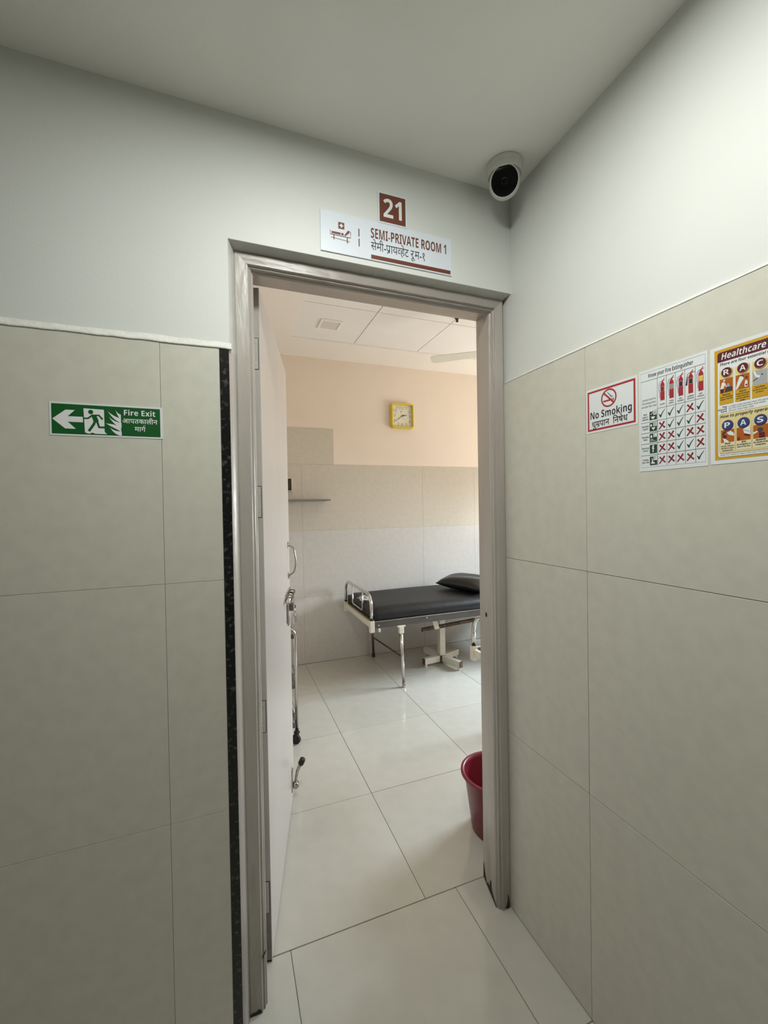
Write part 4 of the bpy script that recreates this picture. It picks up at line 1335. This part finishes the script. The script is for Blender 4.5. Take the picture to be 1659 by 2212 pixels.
# white crumpled cloth at the foot of the couch
bm = bmesh.new()
random.seed(3)
nx, ny = 10, 10
gv = []
for i in range(nx + 1):
    row = []
    for j in range(ny + 1):
        u, v = 2 * i / nx - 1, 2 * j / ny - 1
        d2 = max(0, 1 - u * u * .8 - v * v * .8)
        row.append(bm.verts.new((u * .045 + random.uniform(-.004, .004), v * .075 + random.uniform(-.004, .004), .004 + .032 * d2 * (.6 + .4 * math.sin(4 * u + 3 * v)) + random.uniform(0, .004))))
    gv.append(row)
for i in range(nx):
    for j in range(ny):
        bm.faces.new((gv[i][j], gv[i + 1][j], gv[i + 1][j + 1], gv[i][j + 1]))
r_ = bmesh.ops.solidify(bm, geom=list(bm.faces), thickness=.003)
cl = tag(obj('white_cloth', bm, CLOTH, None, True), 'small crumpled white cloth at the foot end of the couch', 'cloth')
cl.location = (0.170, 2.235, 0.640)

# cream pedestal with a cross foot under the couch
ps = tag(empty('pedestal_stand', (0.895, 2.205, 0)), 'cream metal pedestal with a four-armed cross foot under the couch', 'stand')
obj('post', bx((-.027, -.027, 0.075), (.027, .027, 0.515), .003), CREAM, ps)
obj('top_plate', bx((-.07, -.07, 0.515), (.07, .07, 0.5215), .002), CREAM, ps)
obj('hub', bx((-.030, -.030, 0.012), (.030, .030, 0.078), .003), RUST, ps)
for ex, ey in ((-.20, -.045), (.06, -.235), (.205, .065), (-.05, .25)):
    d = Vector((ex, ey, 0))
    ln = d.length
    d.normalize()
    nrm = Vector((-d.y, d.x, 0))
    bm = bmesh.new()
    prism(bm, [(.024, .022), (ln, .030), (ln, .082), (.024, .076)], -.018, .018, lambda p, q, h: d * p + nrm * h + Vector((0, 0, q)))
    bmesh.ops.recalc_face_normals(bm, faces=bm.faces)
    am = obj('foot_arm', bm, CREAM, ps)
    bm = bmesh.new()
    prism(bm, [(ln + .0002, .028), (ln + .003, .028), (ln + .003, .083), (ln + .0002, .083)], -.019, .019, lambda p, q, h: d * p + nrm * h + Vector((0, 0, q)))
    bmesh.ops.recalc_face_normals(bm, faces=bm.faces)
    obj('end_cap', bm, RUST, am)
    obj('glide', lt([(0, 0), (.011, 0), (.012, .004), (.010, .032), (0, .032)], 12, Matrix.Translation(d * (ln - .022) + Vector((0, 0, .0005)))), CREAM, am, True)

# ------------------------------------------------------------------ chrome trolley behind the door leaf
tr = tag(empty('wheeled_trolley', (-0.720, 1.60, 0)), 'chrome wheeled trolley with dark rails, mostly hidden behind the door leaf', 'trolley')
hx, hy_ = 0.178, 0.215
for sy_ in (-1, 1):
    yy = sy_ * hy_
    rc = .05
    pts = [(-hx, yy, .085), (-hx, yy, .705 - rc)] + [(-hx + rc - rc * math.cos(R(a_)), yy, .705 - rc + rc * math.sin(R(a_))) for a_ in range(15, 91, 15)]
    pts += [(hx - rc + rc * math.sin(R(a_)), yy, .705 - rc + rc * math.cos(R(a_))) for a_ in range(0, 91, 15)] + [(hx, yy, .085)]
    obj('end_frame', tb(pts, .0095, 12), CHROME, tr, True)
for zz in (.655, .352, .112):
    bm = bmesh.new()
    for yy in (-hy_, hy_):
        box(bm, (-hx, yy - .006, zz - .014), (hx, yy + .006, zz + .014), .002)
    for xx in (-hx, hx):
        box(bm, (xx - .005, -hy_, zz - .014), (xx + .005, hy_, zz + .014), .002)
    sr = obj('shelf_rail', bm, DSTEEL, tr)
    if zz < .6:
        for k in range(6):
            xx = -hx + .02 + k * (2 * hx - .04) / 5
            obj('wire', tb([(xx, -hy_ + .007, zz + .07), (xx, -hy_ + .01, zz), (xx, hy_ - .01, zz), (xx, hy_ - .007, zz + .07)], .002, 6), DSTEEL, sr)
        obj('wire_rim', tb([(-hx, -hy_, zz + .07), (hx, -hy_, zz + .07), (hx, hy_, zz + .07), (-hx, hy_, zz + .07), (-hx, -hy_, zz + .07)], .003, 6), DSTEEL, sr)
        obj('stay', tb([(-hx, -hy_, zz + .20), (hx, -hy_ - .002, zz + .07)], .003, 6), DSTEEL, sr)
for sx_ in (-1, 1):
    for sy_ in (-1, 1):
        px_, py_ = sx_ * hx, sy_ * hy_
        cs = obj('castor', lt([(0, -.011), (.024, -.011), (.029, -.007), (.029, .007), (.024, .011), (0, .011)], 24, aim((px_ - .006, py_ - .004, .0295), (0.55, 0.83, 0))), RUBBER, tr, True)
        bm = bmesh.new()
        for q in (-1, 1):
            dd = Vector((0.55, 0.83, 0)) * (.0145 * q)
            tube(bm, [Vector((px_ - .006, py_ - .004, .0295)) + dd, Vector((px_, py_, .066)) + dd * .9], [.007, .010], 8)
        lathe(bm, [(0, .064), (.018, .064), (.018, .072), (.011, .076), (.011, .09), (0, .09)], 14, Matrix.Translation((px_, py_, 0)))
        obj('castor_fork', bm, RUBBER, cs)

# ------------------------------------------------------------------ maroon bucket
bk = tag(empty('bucket', (0.178, 0.372, 0)), 'maroon plastic bucket on the floor behind the right door jamb', 'bucket')
obj('tub', lt([(0, .0006), (.104, .0006), (.110, .006), (.139, .232), (.143, .242), (.150, .246), (.153, .242), (.156, .246), (.155, .254), (.148, .257), (.141, .254), (.137, .242), (.106, .012), (.100, .008), (0, .008)], 48), MAROON, bk, True)
bm = bmesh.new()
tube(bm, [(.1595 * math.cos(R(a_)), .1595 * math.sin(R(a_)), .236 - .06 * math.cos(R(a_)) ** 2) for a_ in range(-80, 81, 10)], .004, 8)
obj('handle', bm, MAROON, bk, True)
